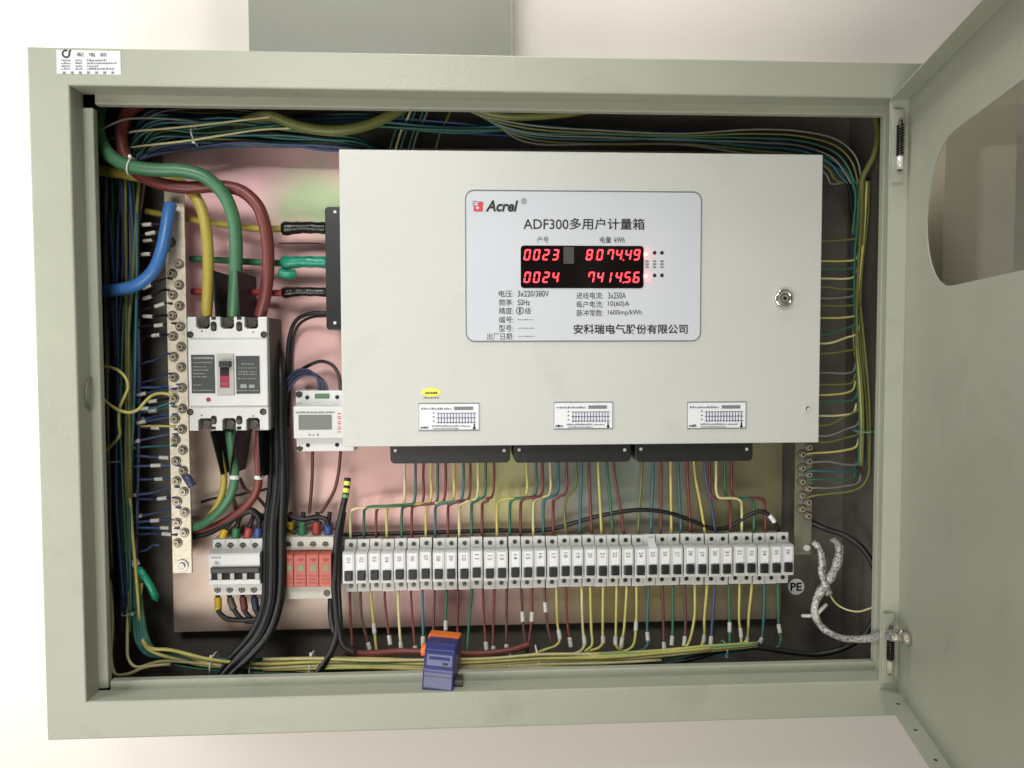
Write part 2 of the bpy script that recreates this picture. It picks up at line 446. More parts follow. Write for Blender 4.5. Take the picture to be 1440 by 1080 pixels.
# ------------------------------------------------------------------ the wall
XL, XR, ZT, ZB = -0.545, 0.600, Z0+0.3752, Z0-0.5000        # cabinet outside
OL, OR_, OT, OB = -0.496, 0.566, Z0+0.3300, Z0-0.4520        # opening
WALL_Y = 0.205
tag(link('wall', mesh([(-3.2, WALL_Y, Z0-1.45), (3.2, WALL_Y, Z0-1.45), (3.2, WALL_Y, Z0+1.6), (-3.2, WALL_Y, Z0+1.6)], [(0, 1, 2, 3)]), 'wall'), None, None, kind='structure')

# trunking running up from the cabinet
a = P(350, 74, 0.13); b = P(722, 74, 0.13)
tr = thing('cable_trunking', 'grey green metal cable trunking rising from the cabinet top', 'trunking', ((a.x+b.x)/2, WALL_Y, ZT))
tr_m = box(a.x, b.x, 0.13, WALL_Y-0.001, ZT+0.001, Z0+1.5, 0.0015); o = link('duct_body', tr_m, 'duct', tr); o.matrix_parent_inverse = Matrix.Translation(-tr.location)
o = link('lid_edge', box(b.x-0.0032, b.x-0.0008, 0.1285, 0.1299, ZT+0.001, Z0+1.5), 'paint_dark', tr); o.matrix_parent_inverse = Matrix.Translation(-tr.location)

mat('side_box', (222, 214, 198), 0.5, var=0.06, vscale=10, bump=0.05)
bd0, bd1 = P(1327, 300, 0.12), P(1428, 300, 0.12)
tag(link('junction_box', box(bd0.x, bd1.x, 0.12, WALL_Y-.001, Z0-0.40, Z0+0.42, .001), 'side_box'), 'pale tall box on the wall seen through the door window', 'box')

# ------------------------------------------------------------------ the cabinet
cab = thing('distribution_cabinet', 'open grey green steel wall cabinet full of breakers and wires', 'cabinet')
D = 0.2
def rail(poly):   # mitred face rails, butted
    return prism(poly, 0.0, 0.0015)
# each side of the frame: face, return going in, then a lip turned into the opening
RD, LIP = 0.033, 0.0124
def frame_side(kind):
    bm = bmesh.new()
    if kind == 'top':
        outer = [(XL, ZT), (XR, ZT)]; inner = [(OL, OT), (OR_, OT)]; lip = [(OL+0.016, OT-LIP), (OR_, OT-LIP)]; lp0 = [(OL+0.016, OT), (OR_, OT)]
    if kind == 'bottom':
        outer = [(XL, ZB), (XR, ZB)]; inner = [(OL, OB), (OR_, OB)]; lip = [(OL+0.016, OB+LIP), (OR_, OB+LIP)]; lp0 = [(OL+0.016, OB), (OR_, OB)]
    if kind == 'left':
        outer = [(XL, ZB), (XL, ZT)]; inner = [(OL, OB), (OL, OT)]; lip = [(OL+LIP, OB+0.004), (OL+LIP, OT-0.018)]; lp0 = [(OL, OB+0.004), (OL, OT-0.018)]
    if kind == 'right':
        outer = [(XR, ZB), (XR, ZT)]; inner = [(OR_, OB), (OR_, OT)]; lip = [(OR_-0.0008, OB), (OR_-0.0008, OT)]; lp0 = inner
    rows = [[(p[0], D-0.001, p[1]) for p in outer], [(p[0], 0.0, p[1]) for p in outer], [(p[0], 0.0, p[1]) for p in inner], [(p[0], RD, p[1]) for p in inner]]
    V = [[bm.verts.new(p) for p in r] for r in rows]
    for a_, b_ in zip(V[:-1], V[1:]): bm.faces.new((a_[0], a_[1], b_[1], b_[0]))
    e0 = [bm.verts.new((p[0], RD, p[1])) for p in lp0]; e1 = [bm.verts.new((p[0], RD, p[1])) for p in lip]; e2 = [bm.verts.new((p[0], RD+0.010, p[1])) for p in lip]
    bm.faces.new((e0[0], e0[1], e1[1], e1[0])); bm.faces.new((e1[0], e1[1], e2[1], e2[0]))
    bmesh.ops.recalc_face_normals(bm, faces=bm.faces[:])
    es = [e for e in bm.edges if len(e.link_faces) == 2]
    bmesh.ops.bevel(bm, geom=es, offset=0.0016, segments=3, affect='EDGES', profile=0.5)
    return from_bm(bm)
for k in ('top', 'bottom', 'left', 'right'):
    o = link('frame_side', frame_side(k), 'paint', cab)
    md = o.modifiers.new('thick', 'SOLIDIFY'); md.thickness = 0.0014; md.offset = 0
# inner box
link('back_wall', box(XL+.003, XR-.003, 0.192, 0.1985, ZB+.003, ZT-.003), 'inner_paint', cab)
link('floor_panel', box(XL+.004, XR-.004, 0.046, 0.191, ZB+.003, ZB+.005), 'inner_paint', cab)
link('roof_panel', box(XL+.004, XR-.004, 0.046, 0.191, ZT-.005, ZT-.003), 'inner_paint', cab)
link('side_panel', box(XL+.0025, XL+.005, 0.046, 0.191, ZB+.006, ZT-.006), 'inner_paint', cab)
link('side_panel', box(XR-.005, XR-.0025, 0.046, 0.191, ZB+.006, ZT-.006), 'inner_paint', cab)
PL = 0.165
plate = link('mounting_plate', box(-0.447, 0.484, PL, PL+0.0025, Z0-0.423, Z0+0.30, 0.0008), 'zinc', cab)
link('plate_fold', box(-0.447, 0.484, PL+0.0026, PL+0.018, Z0-0.423, Z0-0.4205), 'zinc', cab)
# bolts and printed holes of the plate
def bolt_mesh():
    bm = bmesh.new()
    def cyl(r, y0, y1, n, mi):
        A = [bm.verts.new((r*math.cos(2*math.pi*k/n), y0, r*math.sin(2*math.pi*k/n))) for k in range(n)]
        B = [bm.verts.new((r*math.cos(2*math.pi*k/n), y1, r*math.sin(2*math.pi*k/n))) for k in range(n)]
        fs = [bm.faces.new(list(reversed(A)))]
        for k in range(n): fs.append(bm.faces.new((A[k], A[(k+1) % n], B[(k+1) % n], B[k])))
        for f in fs: f.material_index = mi
    cyl(0.0068, -0.0010, 0.0, 14, 1); cyl(0.0056, -0.0020, -0.0010, 12, 0); cyl(0.0048, -0.0026, -0.0020, 12, 1)
    cyl(0.0042, -0.0060, -0.0026, 6, 0); cyl(0.0024, -0.0063, -0.0060, 8, 1)
    bmesh.ops.recalc_face_normals(bm, faces=bm.faces[:])
    me = from_bm(bm); me.materials.append(MATS['bolt']); me.materials.append(MATS['screw']); return me
BOLT = bolt_mesh()
def screw_mesh(r=0.0032, depth=0.0012):
    bm = bmesh.new(); n = 12
    # dark recess ring with a slotted steel head inside
    A = [bm.verts.new((r*math.cos(2*math.pi*k/n), -0.0002, r*math.sin(2*math.pi*k/n))) for k in range(n)]
    f = bm.faces.new(A); f.material_index = 0
    m_ = [bm.verts.new((.68*r*math.cos(2*math.pi*k/n), -0.0007, .68*r*math.sin(2*math.pi*k/n))) for k in range(n)]
    f = bm.faces.new(m_); f.material_index = 1
    for w2, h2 in ((0.55*r, 0.12*r), (0.12*r, 0.55*r)):
        vs = [bm.verts.new(p) for p in ((-w2, -0.0010, -h2), (w2, -0.0010, -h2), (w2, -0.0010, h2), (-w2, -0.0010, h2))]
        f = bm.faces.new(vs); f.material_index = 0
    bmesh.ops.recalc_face_normals(bm, faces=bm.faces[:])
    me = from_bm(bm); me.materials.append(MATS['hole']); me.materials.append(MATS['screw']); return me
SCREW = screw_mesh()
SCREW_BIG = screw_mesh(0.0048)

# nameplate stuck on the top left of the frame
npl = link('nameplate', pbox(79, 70, 170, 105, -0.0012, 0.0008, 0.0002), 'paper', cab)
rng = random.Random(3)
text_at('nameplate_print', '配  电  箱', 108, 73.5, 150, 80, -0.0016, 'ink_grey', npl, 0.02)
rs = []
for k, v in enumerate((86, 90, 94, 98)):
    rs += scribble(86, 99, v, 2.6, rng); rs += scribble(106, 116, v, 2.6, rng) + scribble(122, (150, 164, 138, 161)[k], v, 2.8, rng)
for k in range(7): rs.append((88+k*11.4, 100.4, 92.2+k*11.4, 103.6))
bars('nameplate_print', rs, -0.0016, 'ink_grey', npl)
cpt = P(92.5, 75.5, -0.0016)
ring = [cpt + Vector((0.0042*math.cos(math.radians(a)), 0, 0.0042*math.sin(math.radians(a)))) for a in range(65, 395, 15)]
link('nameplate_logo', tube_mesh(ring + [cpt+Vector((.0046, 0, .0034)), cpt+Vector((.0062, 0, .0046))], 0.0011, 5, flat=0.3), 'ink', npl)

# door: hinged on the right of the opening, standing open towards the viewer
TH = math.radians(14.0); HX, HY = 0.578, -0.003
DT, DB, DLEN = Z0+0.3285, Z0-0.4650, 1.045
door_m = Matrix.Translation((HX, HY, 0)) @ Matrix.Rotation(-math.pi/2-TH, 4, 'Z')   # local x runs along the door, local -y is the inner face
def stadium(s0, s1, z0, z1, n=14):
    r = (z1-z0)/2; c = (z0+z1)/2
    return [(s0+r+r*math.cos(math.radians(90+180*k/n)), c+r*math.sin(math.radians(90+180*k/n))) for k in range(n+1)] + \
           [(s1-r+r*math.cos(math.radians(-90+180*k/n)), c+r*math.sin(math.radians(-90+180*k/n))) for k in range(n+1)]
door = link('door', prism([(0, DB), (DLEN, DB), (DLEN, DT), (0, DT)], -0.0008, 0.0008, holes=[stadium(0.079, 0.966, Z0+0.070, Z0+0.2415)]), 'paint', cab)
door.matrix_local = door_m
FL = 0.024
for nm, bb in (('door_flange', (0.0002, 0.0016, -FL, -0.0009, DB, DT)), ('door_flange', (DLEN-.0016, DLEN-.0002, -FL, -0.0009, DB, DT)),
               ('door_flange', (0.0018, DLEN-.0018, -FL, -0.0009, DT-.0016, DT-.0002)), ('door_flange', (0.0018, DLEN-.0018, -FL, -0.0009, DB+.0002, DB+.0016))):
    link(nm, box(*bb), 'paint', door)
# smoked pane behind the window opening
link('window_pane', box(0.060, 0.985, 0.0012, 0.0042, Z0+0.052, Z0+0.260), 'smoked_pane', door)
# small screw holes in the lower flange
for s in (0.045, 0.115, 0.185):
    o = link('flange_hole', disc(0.0022, 0.0004, 10), 'hole', door, (s, -0.012, DB+.0019), (math.radians(90), 0, 0))
# hinges
def hinge(zc, flip, label):
    h = link('hinge', box(0.5535, 0.569, -0.0075, -0.0058, zc-0.05, zc+0.045, .0005), 'paint', cab); h['label'] = label
    # pin with coil spring
    xh, yh = 0.562, -0.012
    pin = [Vector((xh, yh, zc-0.036)), Vector((xh, yh, zc+0.030))]
    link('hinge_pin', tube_mesh(pin, 0.0024, 8), 'screw', h)
    pts = []
    z_a, z_b = (zc-0.016, zc+0.024)
    for k in range(0, 11*8+1):
        a = 2*math.pi*k/8; pts.append(Vector((xh+0.0042*math.cos(a), yh+0.0042*math.sin(a), z_a+(z_b-z_a)*k/88)))
    link('hinge_spring', tube_mesh(pts, 0.0011, 5), 'spring', h)
    link('hinge_knuckle', tube_mesh([Vector((xh, yh, zc-0.034)), Vector((xh, yh, zc-0.017))], 0.0042, 10), 'chrome' if flip else 'paint', h)
hinge(Z0-0.402, False, 'lower spring hinge of the cabinet door')
hinge(Z0+0.268, True, 'upper spring hinge of the cabinet door')
# earth stud on the door
st = link('earth_stud', tube_mesh([Vector((0.052, -0.001, Z0-0.374)), Vector((0.052, -0.010, Z0-0.374))], 0.0085, 6), 'steel', door)
link('stud_bolt', tube_mesh([Vector((0.052, -0.010, Z0-0.374)), Vector((0.052, -0.024, Z0-0.374))], 0.0045, 8), 'steel', st)

# PE mark on the plate
pe = link('earth_mark', disc(0.0130, 0.0008, 28), 'paper', cab, tuple(P(1119.5, 825, 0.1918)))
text_at('earth_mark_print', 'PE', 1111.5, 819.5, 1127.5, 831, 0.1904, 'ink', cab, 0.03)
o = bpy.data.objects['earth_mark_print']; wm = o.matrix_world.copy(); o.parent = pe; o.matrix_parent_inverse = Matrix.Translation(-pe.location)

# ------------------------------------------------------------------ meter box
MB = 0.06
BX0, BX1, BZ0, BZ1 = -0.1752, 0.4925, Z0-0.1325, Z0+0.2705
mb = thing('meter_box', 'cream metering box with red number display in the cabinet', 'meter box')
link('front_cover', box(BX0, BX1, MB, MB+0.022, BZ0, BZ1, 0.0016, 3), 'cream', mb)
link('box_body', box(BX0+.004, BX1-.004, MB+0.0225, PL-0.002, BZ0+.003, BZ1-.003, 0.001), 'cream', mb)
def rot_parent(o, p): o.parent = p
pa, pb = P(653.5, 267, MB), P(985, 480, MB)
panel = link('display_panel', prism(rrect(pa.x, pb.x, pb.z, pa.z, 0.0125, 8), MB-0.0012, MB-0.0001), 'panel', mb)
# thin printed border
YB = MB-0.0016
outl = [Vector((x, YB, z)) for x, z in rrect(pa.x+.0008, pb.x-.0008, pb.z+.0008, pa.z-.0008, 0.0118, 8)]
link('panel_border', tube_mesh(outl, 0.0007, 4, closed=True, flat=0.25), 'ink_grey', panel)
# maker's mark and lettering
bars('logo_mark', [(666, 289, 679, 297.5), (672, 283.5, 679.5, 289.2)], YB, 'ink_red', panel)
bars('logo_mark', [(664.5, 282.5, 671, 284), (664.5, 285.5, 668.5, 287), (664.5, 288.2, 667, 289.6)], YB-.0002, 'ink_grey', panel)
bars('logo_mark', [(669.5, 290.5, 673.5, 294)], YB-.0003, 'panel', panel)
text_at('panel_lettering', 'Acrel', 682.5, 281.5, 729, 298, YB, 'ink', panel, 0.035, 0.25)
text_at('panel_lettering', '®', 732.5, 278.5, 741, 287, YB, 'ink_grey', panel, 0.012)
text_at('panel_lettering', 'ADF300', 736, 308, 799.5, 322.5, YB, 'ink', panel, 0.008)
text_at('panel_lettering', '多用户计量箱', 801, 306.5, 906.5, 323.5, YB, 'ink', panel, 0.012)
text_at('panel_lettering', '户号', 755, 332.5, 771.5, 341.5, YB, 'ink', panel)
text_at('panel_lettering', '电量', 843.5, 332.8, 859.5, 341.6, YB, 'ink', panel)
text_at('panel_lettering', 'kWh', 864, 333.5, 878.5, 341, YB, 'ink', panel, 0.01)
LINES_L = [('电压:', 701.5, 722, '3x220/380V', 728, 772, 413), ('频率:', 701.5, 722, '50Hz', 728, 745, 425.3), ('精度:', 701.5, 722, None, 0, 0, 437),
           ('编号:', 701.5, 722, '------', 728, 752, 449.5), ('型号:', 701.5, 722, '------', 728, 752, 461.5), ('出厂日期:', 685, 722, '-------', 729, 752, 473)]
for tt, u0, u1, val, w0, w1, vc in LINES_L:
    text_at('panel_lettering', tt, u0, vc-4.6, u1, vc+4.8, YB, 'ink', panel)
    if val and val[0] != '-': text_at('panel_lettering', val, w0, vc-4.2, w1, vc+4.2, YB, 'ink', panel, 0.005)
    if val and val[0] == '-': bars('panel_lettering', scribble(w0, w1, vc+0.6, 1.4, rng), YB, 'ink_grey', panel)
cc = P(731, 437, YB)
link('panel_lettering', tube_mesh([cc+Vector((.0048*math.cos(k*math.pi/8), 0, .0048*math.sin(k*math.pi/8))) for k in range(16)], 0.0005, 4, closed=True, flat=.3), 'ink', panel)
text_at('panel_lettering', '1', 729.8, 433.8, 732.2, 440.2, YB, 'ink', panel)
text_at('panel_lettering', '级', 738, 432.3, 747, 441.6, YB, 'ink', panel)
for tt, u0, u1, val, w0, w1, vc in (('进线电流:', 810.5, 848, '3x250A', 855, 880, 415.4), ('每户电流:', 810.5, 848, '10(60)A', 855, 885, 427.8), ('脉冲常数:', 810.5, 848, '1600imp/kWh', 855, 902.5, 440)):
    text_at('panel_lettering', tt, u0, vc-4.6, u1, vc+4.8, YB, 'ink', panel)
    text_at('panel_lettering', val, w0, vc-4.3, w1, vc+4.5, YB, 'ink', panel, 0.004)
text_at('panel_lettering', '安科瑞电气股份有限公司', 806.5, 456, 967, 469.5, YB, 'ink', panel, 0.018)
# display window
wa, wb = P(732, 345.5, MB), P(904.5, 405.5, MB)
link('display_window', prism(rrect(wa.x, wb.x, wb.z, wa.z, 0.0045, 5), MB-0.0022, MB-0.0013), 'window', panel)
bars('window_tape', [(792.5, 347, 807, 371)], MB-0.0024, 'window_tape', panel)
SEG = {'0': 'abcdef', '1': 'bc', '2': 'abged', '3': 'abgcd', '4': 'fgbc', '5': 'afgcd', '6': 'afgedc', '7': 'abcf', '8': 'abcdefg', '9': 'abcfgd'}
def seven(bm, ch, u, vc, w_, h, y, t):
    sl = 0.16
    def q(p0, p1, p2, p3):
        vs = []
        for (a_, b_) in (p0, p1, p2, p3):
            p = P(u+a_-sl*b_, vc+b_, y); vs.append(bm.verts.new(p))
        bm.faces.new(vs)
    H = h/2; W = w_/2; g = 0.55
    for s in SEG[ch]:
        if s in 'agd':
            yy = {'a': -H+t/2, 'g': 0, 'd': H-t/2}[s]
            q((-W+g+.6, yy-t/2), (W-g-.6, yy-t/2), (W-g-1.2, yy+t/2), (-W+g+1.2, yy+t/2))
        else:
            xx = -W if s in 'ef' else W-t; y0, y1 = (-H+g+.4, -g*.7) if s in 'fb' else (g*.7, H-g-.4)
            q((xx, y0+.5), (xx+t, y0), (xx+t, y1-.5), (xx, y1))
def digits(name, chars, y, t, m):
    bm = bmesh.new()
    for ch, u, vc, dot in chars:
        if ch != ' ': seven(bm, ch, u, vc, 8.8, 15.5, y, t)
        if dot:
            p0 = P(u+5.4, vc+6.4, y); p1 = P(u+7.2, vc+8.2, y)
            vs = [bm.verts.new(p) for p in ((p0.x, y, p0.z), (p1.x, y, p0.z), (p1.x, y, p1.z), (p0.x, y, p1.z))]; bm.faces.new(vs)
    return link(name, from_bm(bm), m, panel)
for row, (idn, val, vc) in enumerate((('0023', '80744_9', 358.3), ('0024', '74145_6', 390))):
    ch = [(c, 741.5+13.2*k, vc, False) for k, c in enumerate(idn)]
    if row == 0: vals = [('8', 829, 0), ('0', 843.5, 0), ('7', 858.5, 0), ('4', 870.5, 1), ('4', 883.5, 0), ('9', 895.5, 0)]
    else: vals = [('7', 831.5, 0), ('4', 844, 0), ('1', 855.5, 0), ('4', 870, 1), ('5', 882.5, 0), ('6', 895, 0)]
    ch += [(c, u, vc, bool(d)) for c, u, d in vals]
    digits('display_digits', ch, MB-0.0026, 2.1, 'led')
# indicator lamps and dots beside the window
for u, v in ((920.5, 355.5), (930.8, 355.5), (920.5, 387.3), (930.8, 387.3)):
    o = link('indicator_hole', disc(0.0026, 0.0003, 12), 'ink', panel, tuple(P(u, v, MB-.0014)))
for v in (357.5, 388.5):
    bm = bmesh.new(); bmesh.ops.create_uvsphere(bm, u_segments=12, v_segments=8, radius=0.0024)
    o = link('indicator_lamp', from_bm(bm, smooth=True), 'lamp_red', panel, tuple(P(908.5, v, MB-.0030)))
rs = []
for uu in (910, 920.5, 931): 
    for k in range(3): rs += [(uu-2.4, 366+k*4.2, uu+2.2, 368.6+k*4.2)]
bars('panel_lettering', rs, YB, 'ink_grey', panel)
# cam lock
lk = link('cam_lock', disc(0.0122, 0.003, 28, 0.001), 'chrome', mb, tuple(P(1101, 420, MB-.0002)))
mat('mirror_chrome', (235, 235, 232), 0.14, metal=1.0, var=0)
link('lock_bezel', tube_mesh([Vector((.0104*math.cos(k*math.pi/16), -.0034, .0104*math.sin(k*math.pi/16))) for k in range(32)], 0.0032, 10, closed=True), 'mirror_chrome', lk)
link('lock_barrel', disc(0.0086, 0.0035, 24, 0.0012, -0.0031), 'steel', lk)
link('lock_ring', tube_mesh([Vector((.0064*math.cos(k*math.pi/10), -.0067, .0064*math.sin(k*math.pi/10))) for k in range(20)], 0.0009, 5, closed=True), 'screw', lk)
link('keyhole', disc(0.0026, 0.0004, 10, 0, -0.0068), 'hole', lk)
sw = link('cover_screw', disc(0.0048, 0.0016, 16, 0.0006), 'chrome', mb, tuple(P(1135, 574.5, MB-.0002)))
link('screw_recess', disc(0.0030, 0.0003, 12, 0, -0.0018), 'hole', sw)
link('screw_head', disc(0.0024, 0.0004, 12, 0, -0.0022), 'chrome', sw, (0.0008, 0, -0.0008))
# rating labels along the lower edge
for k, (u0, v0, u1, v1) in enumerate(((588.5, 566.8, 674, 605.5), (778.5, 565.2, 862, 603.3), (966, 565, 1049.5, 602.8))):
    lb = link('rating_label', pbox(u0, v0, u1, v1, MB-0.0009, 0.0007, 0.0), 'paper', mb)
    lb['label'] = ('rating label under the yellow sticker', 'middle rating label', 'right rating label below the lock')[k]
    yl = MB-0.0012; W_, H_ = u1-u0, v1-v0
    rs = [(u0, v0, u1, v0+.9), (u0, v1-.9, u1, v1), (u0, v0+.9, u0+.9, v1-.9), (u1-.9, v0+.9, u1, v1-.9), (u0+.585*W_, v0+.13*H_, u0+.9*W_, v0+.25*H_)]
    bars('label_print', rs, yl, 'ink_grey', lb)
    rs = scribble(u0+4, u0+.54*W_, v0+.24*H_, 3, rng) + scribble(u0+.22*W_, u0+.66*W_, v1-.14*H_, 2.4, rng, 1, 2.4, .5) + scribble(u0+.24*W_, u0+.66*W_, v1-.05*H_, 2, rng, 1, 2.4, .5) + scribble(u0+.68*W_, u0+.86*W_, v1-.14*H_, 2, rng, 1, 2.4, .5)
    for j in range(3): rs.append((u0+.235*W_, v0+(.33+.15*j)*H_, u0+.265*W_, v0+(.38+.15*j)*H_))
    bars('label_print', rs, yl, 'ink_grey', lb)
    rs = [(u0+(.32+.049*j)*W_, v0+.36*H_, u0+(.335+.049*j)*W_, v0+.74*H_) for j in range(13)] + [(u0+.3*W_, v0+(.36+.17*j)*H_, u0+.95*W_, v0+(.375+.17*j)*H_) for j in range(3)]
    bars('label_grid', rs, yl-.0001, 'blue_label', lb)
    bars('label_print', [(u0+.905*W_, v0+.76*H_, u0+.93*W_, v0+.92*H_), (u0+.895*W_, v0+.88*H_, u0+.94*W_, v0+.95*H_)] + scribble(u0+3, u0+.16*W_, v1-.07*H_, 3.6, rng, 1.2, 2, .4), yl, 'ink', lb)
# small yellow quality sticker
cst = P(606.5, 551.5, MB)
sk = link('yellow_sticker', prism([(cst.x+.0135*math.cos(t*math.pi/10), cst.z+.0062*math.sin(t*math.pi/10)) for t in range(20)], MB-.0007, MB-.0001), 'yellow_sticker', mb)
bars('sticker_print', scribble(598, 615, 554, 3.4, rng, 1, 2.2, .5), MB-.0009, 'ink', sk)
bars('sticker_print', scribble(595, 618, 560.5, 2.4, rng, 1, 2.2, .5), MB-.0004, 'ink_grey', mb)
# black terminal covers under and beside the box
for k, (u0, u1) in enumerate(((548.5, 717.5), (722.5, 887), (893.5, 1058.5))):
    v0, v1 = (622, 650.5-1.2*k)
    a = P(u0, v0, 0.080); b = P(u1, v1, 0.080)
    tcv = link('terminal_cover', prism(rrect(a.x, b.x, b.z, a.z+0.01, 0.0065, 5), 0.080, PL-0.002, 0.0012), 'cover_black', mb)
    tcv['label'] = ('left', 'middle', 'right')[k]+' black terminal cover below the metering box'
    for uu in (u0+7.5, u1-8.5):
        o = link('cover_screw', disc(0.0024, 0.0008, 10, 0.0003), 'chrome', tcv, tuple(P(uu, v0+11.5-k*1.0, 0.0797)))
a = P(456.5, 290.5, 0.085); b = P(484, 464, 0.085)
scv = link('terminal_cover', prism(rrect(a.x, BX0+0.02, b.z, a.z, 0.005, 5), 0.085, PL-.002, 0.0012), 'cover_black', mb); scv['label'] = 'black terminal cover on the left side of the metering box'
for v in (298, 454): link('cover_screw', disc(0.0022, 0.0008, 10), 'chrome', scv, tuple(P(471, v, 0.0847)))

# ------------------------------------------------------------------ row of small breakers
NB = 36
def row_x(i): return -0.1850 + (0.4765+0.1850)*i/NB
def row_z(x): return Z0-0.2995
BW = (0.4765+0.1850)/NB
YF = 0.100
prof = [(PL-0.009, -0.0525), (PL-0.009, 0.0180), (0.121, 0.0245), (0.1195, 0.0108), (0.1040, 0.0108), (YF, 0.0085), (YF, -0.0345), (0.1185, -0.0362), (0.120, -0.0525)]
BODY = side_prism(prof, -BW/2+0.0005, BW/2-0.0005, 0.0008); BODY.materials.append(MATS['plastic_row'])
# black toggle, snug in a pale surround
TOG = box(-0.0053, 0.0053, YF-0.0052, YF+0.001, -0.0288, -0.0160, 0.0010); TOG.materials.append(MATS['black_sheet'])
SUR = box(-0.0066, 0.0066, YF-0.0018, YF+0.0005, -0.0338, -0.0294, 0.0006); SUR.materials.append(MATS['plastic_row'])
WELL = mesh([(-0.0064, YF-.0003, -0.0293), (0.0064, YF-.0003, -0.0293), (0.0064, YF-.0003, -0.0155), (-0.0064, YF-.0003, -0.0155)], [(0, 1, 2, 3)]); WELL.materials.append(MATS['ink_grey'])
LABW = 0.0056
LAB = mesh([(-LABW, YF-.0004, -0.0150), (LABW, YF-.0004, -0.0150), (LABW, YF-.0004, 0.0080), (-LABW, YF-.0004, 0.0080)], [(0, 1, 2, 3)]); LAB.materials.append(MATS['paper'])
LABL = mesh([(-LABW, YF-.0004, -0.0150), (LABW, YF-.0004, -0.0150), (LABW, YF-.0004, 0.0080), (LABW+.0006, 0.1172, 0.0200), (-LABW+.0006, 0.1172, 0.0200), (-LABW, YF-.0004, 0.0080)], [(0, 1, 2, 5), (5, 2, 3, 4)]); LABL.materials.append(MATS['paper'])
NUM = {}
digit_me = {}
def numtext(s):
    me = text_me(s, 0.01)
    xs = [v.co.x for v in me.vertices]; ys = [v.co.y for v in me.vertices]
    for v in me.vertices:
        a_ = (v.co.x-min(xs))/(max(xs)-min(xs)); b_ = (v.co.y-min(ys))/(max(ys)-min(ys))
        NUMV = (v.co.x, v.co.y)
        v.co = (-0.0030+0.0060*b_, YF-.0007, 0.0040-0.0076*a_)
    me.update(); me.materials.append(MATS['ink_grey']); return me
dr = link('din_rail', box(row_x(0)-0.012, row_x(NB)+0.002, PL-0.0075, PL-0.0005, row_z(0.15)-0.0175, row_z(.15)+0.0175, .0008), 'steel')
tag(dr, 'steel rail behind the long row of breakers', 'rail')
for i in range(NB):
    x = row_x(i)+BW/2; z = row_z(x) + random.uniform(-.0004, .0004)
    lab = ORD[i+1]+' small white breaker from the left in the long row'
    if i == 24: lab = 'small white breaker whose label strip sticks up, twenty-fifth in long row'
    t = thing('miniature_breaker', lab, 'breaker', (x, 0, z), 'small breakers in the long row')
    t.rotation_euler = (random.uniform(-.004, .004), random.uniform(-.004, .004), random.uniform(-.006, .006))
    t.location.y = random.uniform(-.0006, .0006)
    link('breaker_body', BODY, None, t); link('toggle_well', WELL, None, t); link('toggle', TOG, None, t, (random.uniform(-.0003, .0003), 0, random.uniform(-.0005, .0005))); link('toggle_rest', SUR, None, t)
    lb = link('number_label', LABL if i == 24 else LAB, None, t, (random.uniform(-.0005, .0005), 0, random.uniform(-.0006, .0006)))
    link('label_number', numtext('%02d' % (i+1)), None, lb)
    link('terminal_screw', SCREW, None, t, (0.0005, 0.1196, 0.0168), (0, random.uniform(0, 1.5), 0))
    link('terminal_screw', SCREW, None, t, (0, 0.1186, -0.0432), (0, random.uniform(0, 1.5), 0))

# ------------------------------------------------------------------ four pole breaker
def local(parent_thing, o): pass
t4 = thing('four_pole_breaker', 'white four pole breaker with wide black toggle bar', 'breaker', tuple(P(331, 800, 0.1)))
def part_at(o, t):
    o.matrix_parent_inverse = Matrix.Translation(-t.location); return o
a = P(293.5, 779.5, 0.100); b = P(366.5, 822, 0.100)
c0 = P(300.5, 758.5, 0.121); c1 = P(369.5, 836, 0.121)
zt, zm1, zm0, zb = c0.z, a.z, b.z, c1.z
prof4 = [(PL-.009, zb), (PL-.009, zt), (0.121, zt), (0.119, zm1+.003), (0.102, zm1+0.0005), (0.100, zm1-.002), (0.100, zm0), (0.1185, zm0-.001), (0.1205, zb)]
x0, x1 = (a.x+c0.x)/2-.001, (b.x+c1.x)/2+.001
part_at(link('breaker_body', side_prism(prof4, x0, x1, 0.0009), 'plastic', t4), t4)
bm = bmesh.new()
pw = (x1-x0)/4
part_at(link('toggle_bar', pbox(295.5, 799, 364.5, 805.5, 0.0945, 0.006, .0009), 'black', t4), t4)
part_at(link('toggle_slot', pbox(297, 805.6, 364, 815.5, 0.0994, 0.0003, 0), 'hole', t4), t4)
for k in range(4): part_at(link('pole_lever', pbox(305.5+17.6*k, 806, 312+17.6*k, 815.8, 0.0955, 0.0037, .0008), 'plastic_grey', t4), t4)
part_at(link('lower_ledge', pbox(294, 816, 366, 821.5, 0.0965, 0.0033, .0008), 'plastic', t4), t4)
part_at(bars('rating_print', scribble(297, 311, 785, 2, rng) + scribble(302, 309, 794, 5, rng, 1, 2), 0.0997, 'ink_grey', t4), t4)
for k in range(4):
    o = link('terminal_screw', SCREW_BIG, None, t4); o.location = P(307+17.2*k, 767.5, 0.1196); part_at(o, t4)
    o = link('terminal_screw', SCREW_BIG, None, t4); o.location = P(306+17.0*k, 829, 0.1196); part_at(o, t4)
for k in range(1, 4): part_at(link('pole_seam', box(x0+pw*k-.0003, x0+pw*k+.0003, 0.1197, 0.1203, zm1+.004, zt-.001), 'ink_grey', t4), t4)

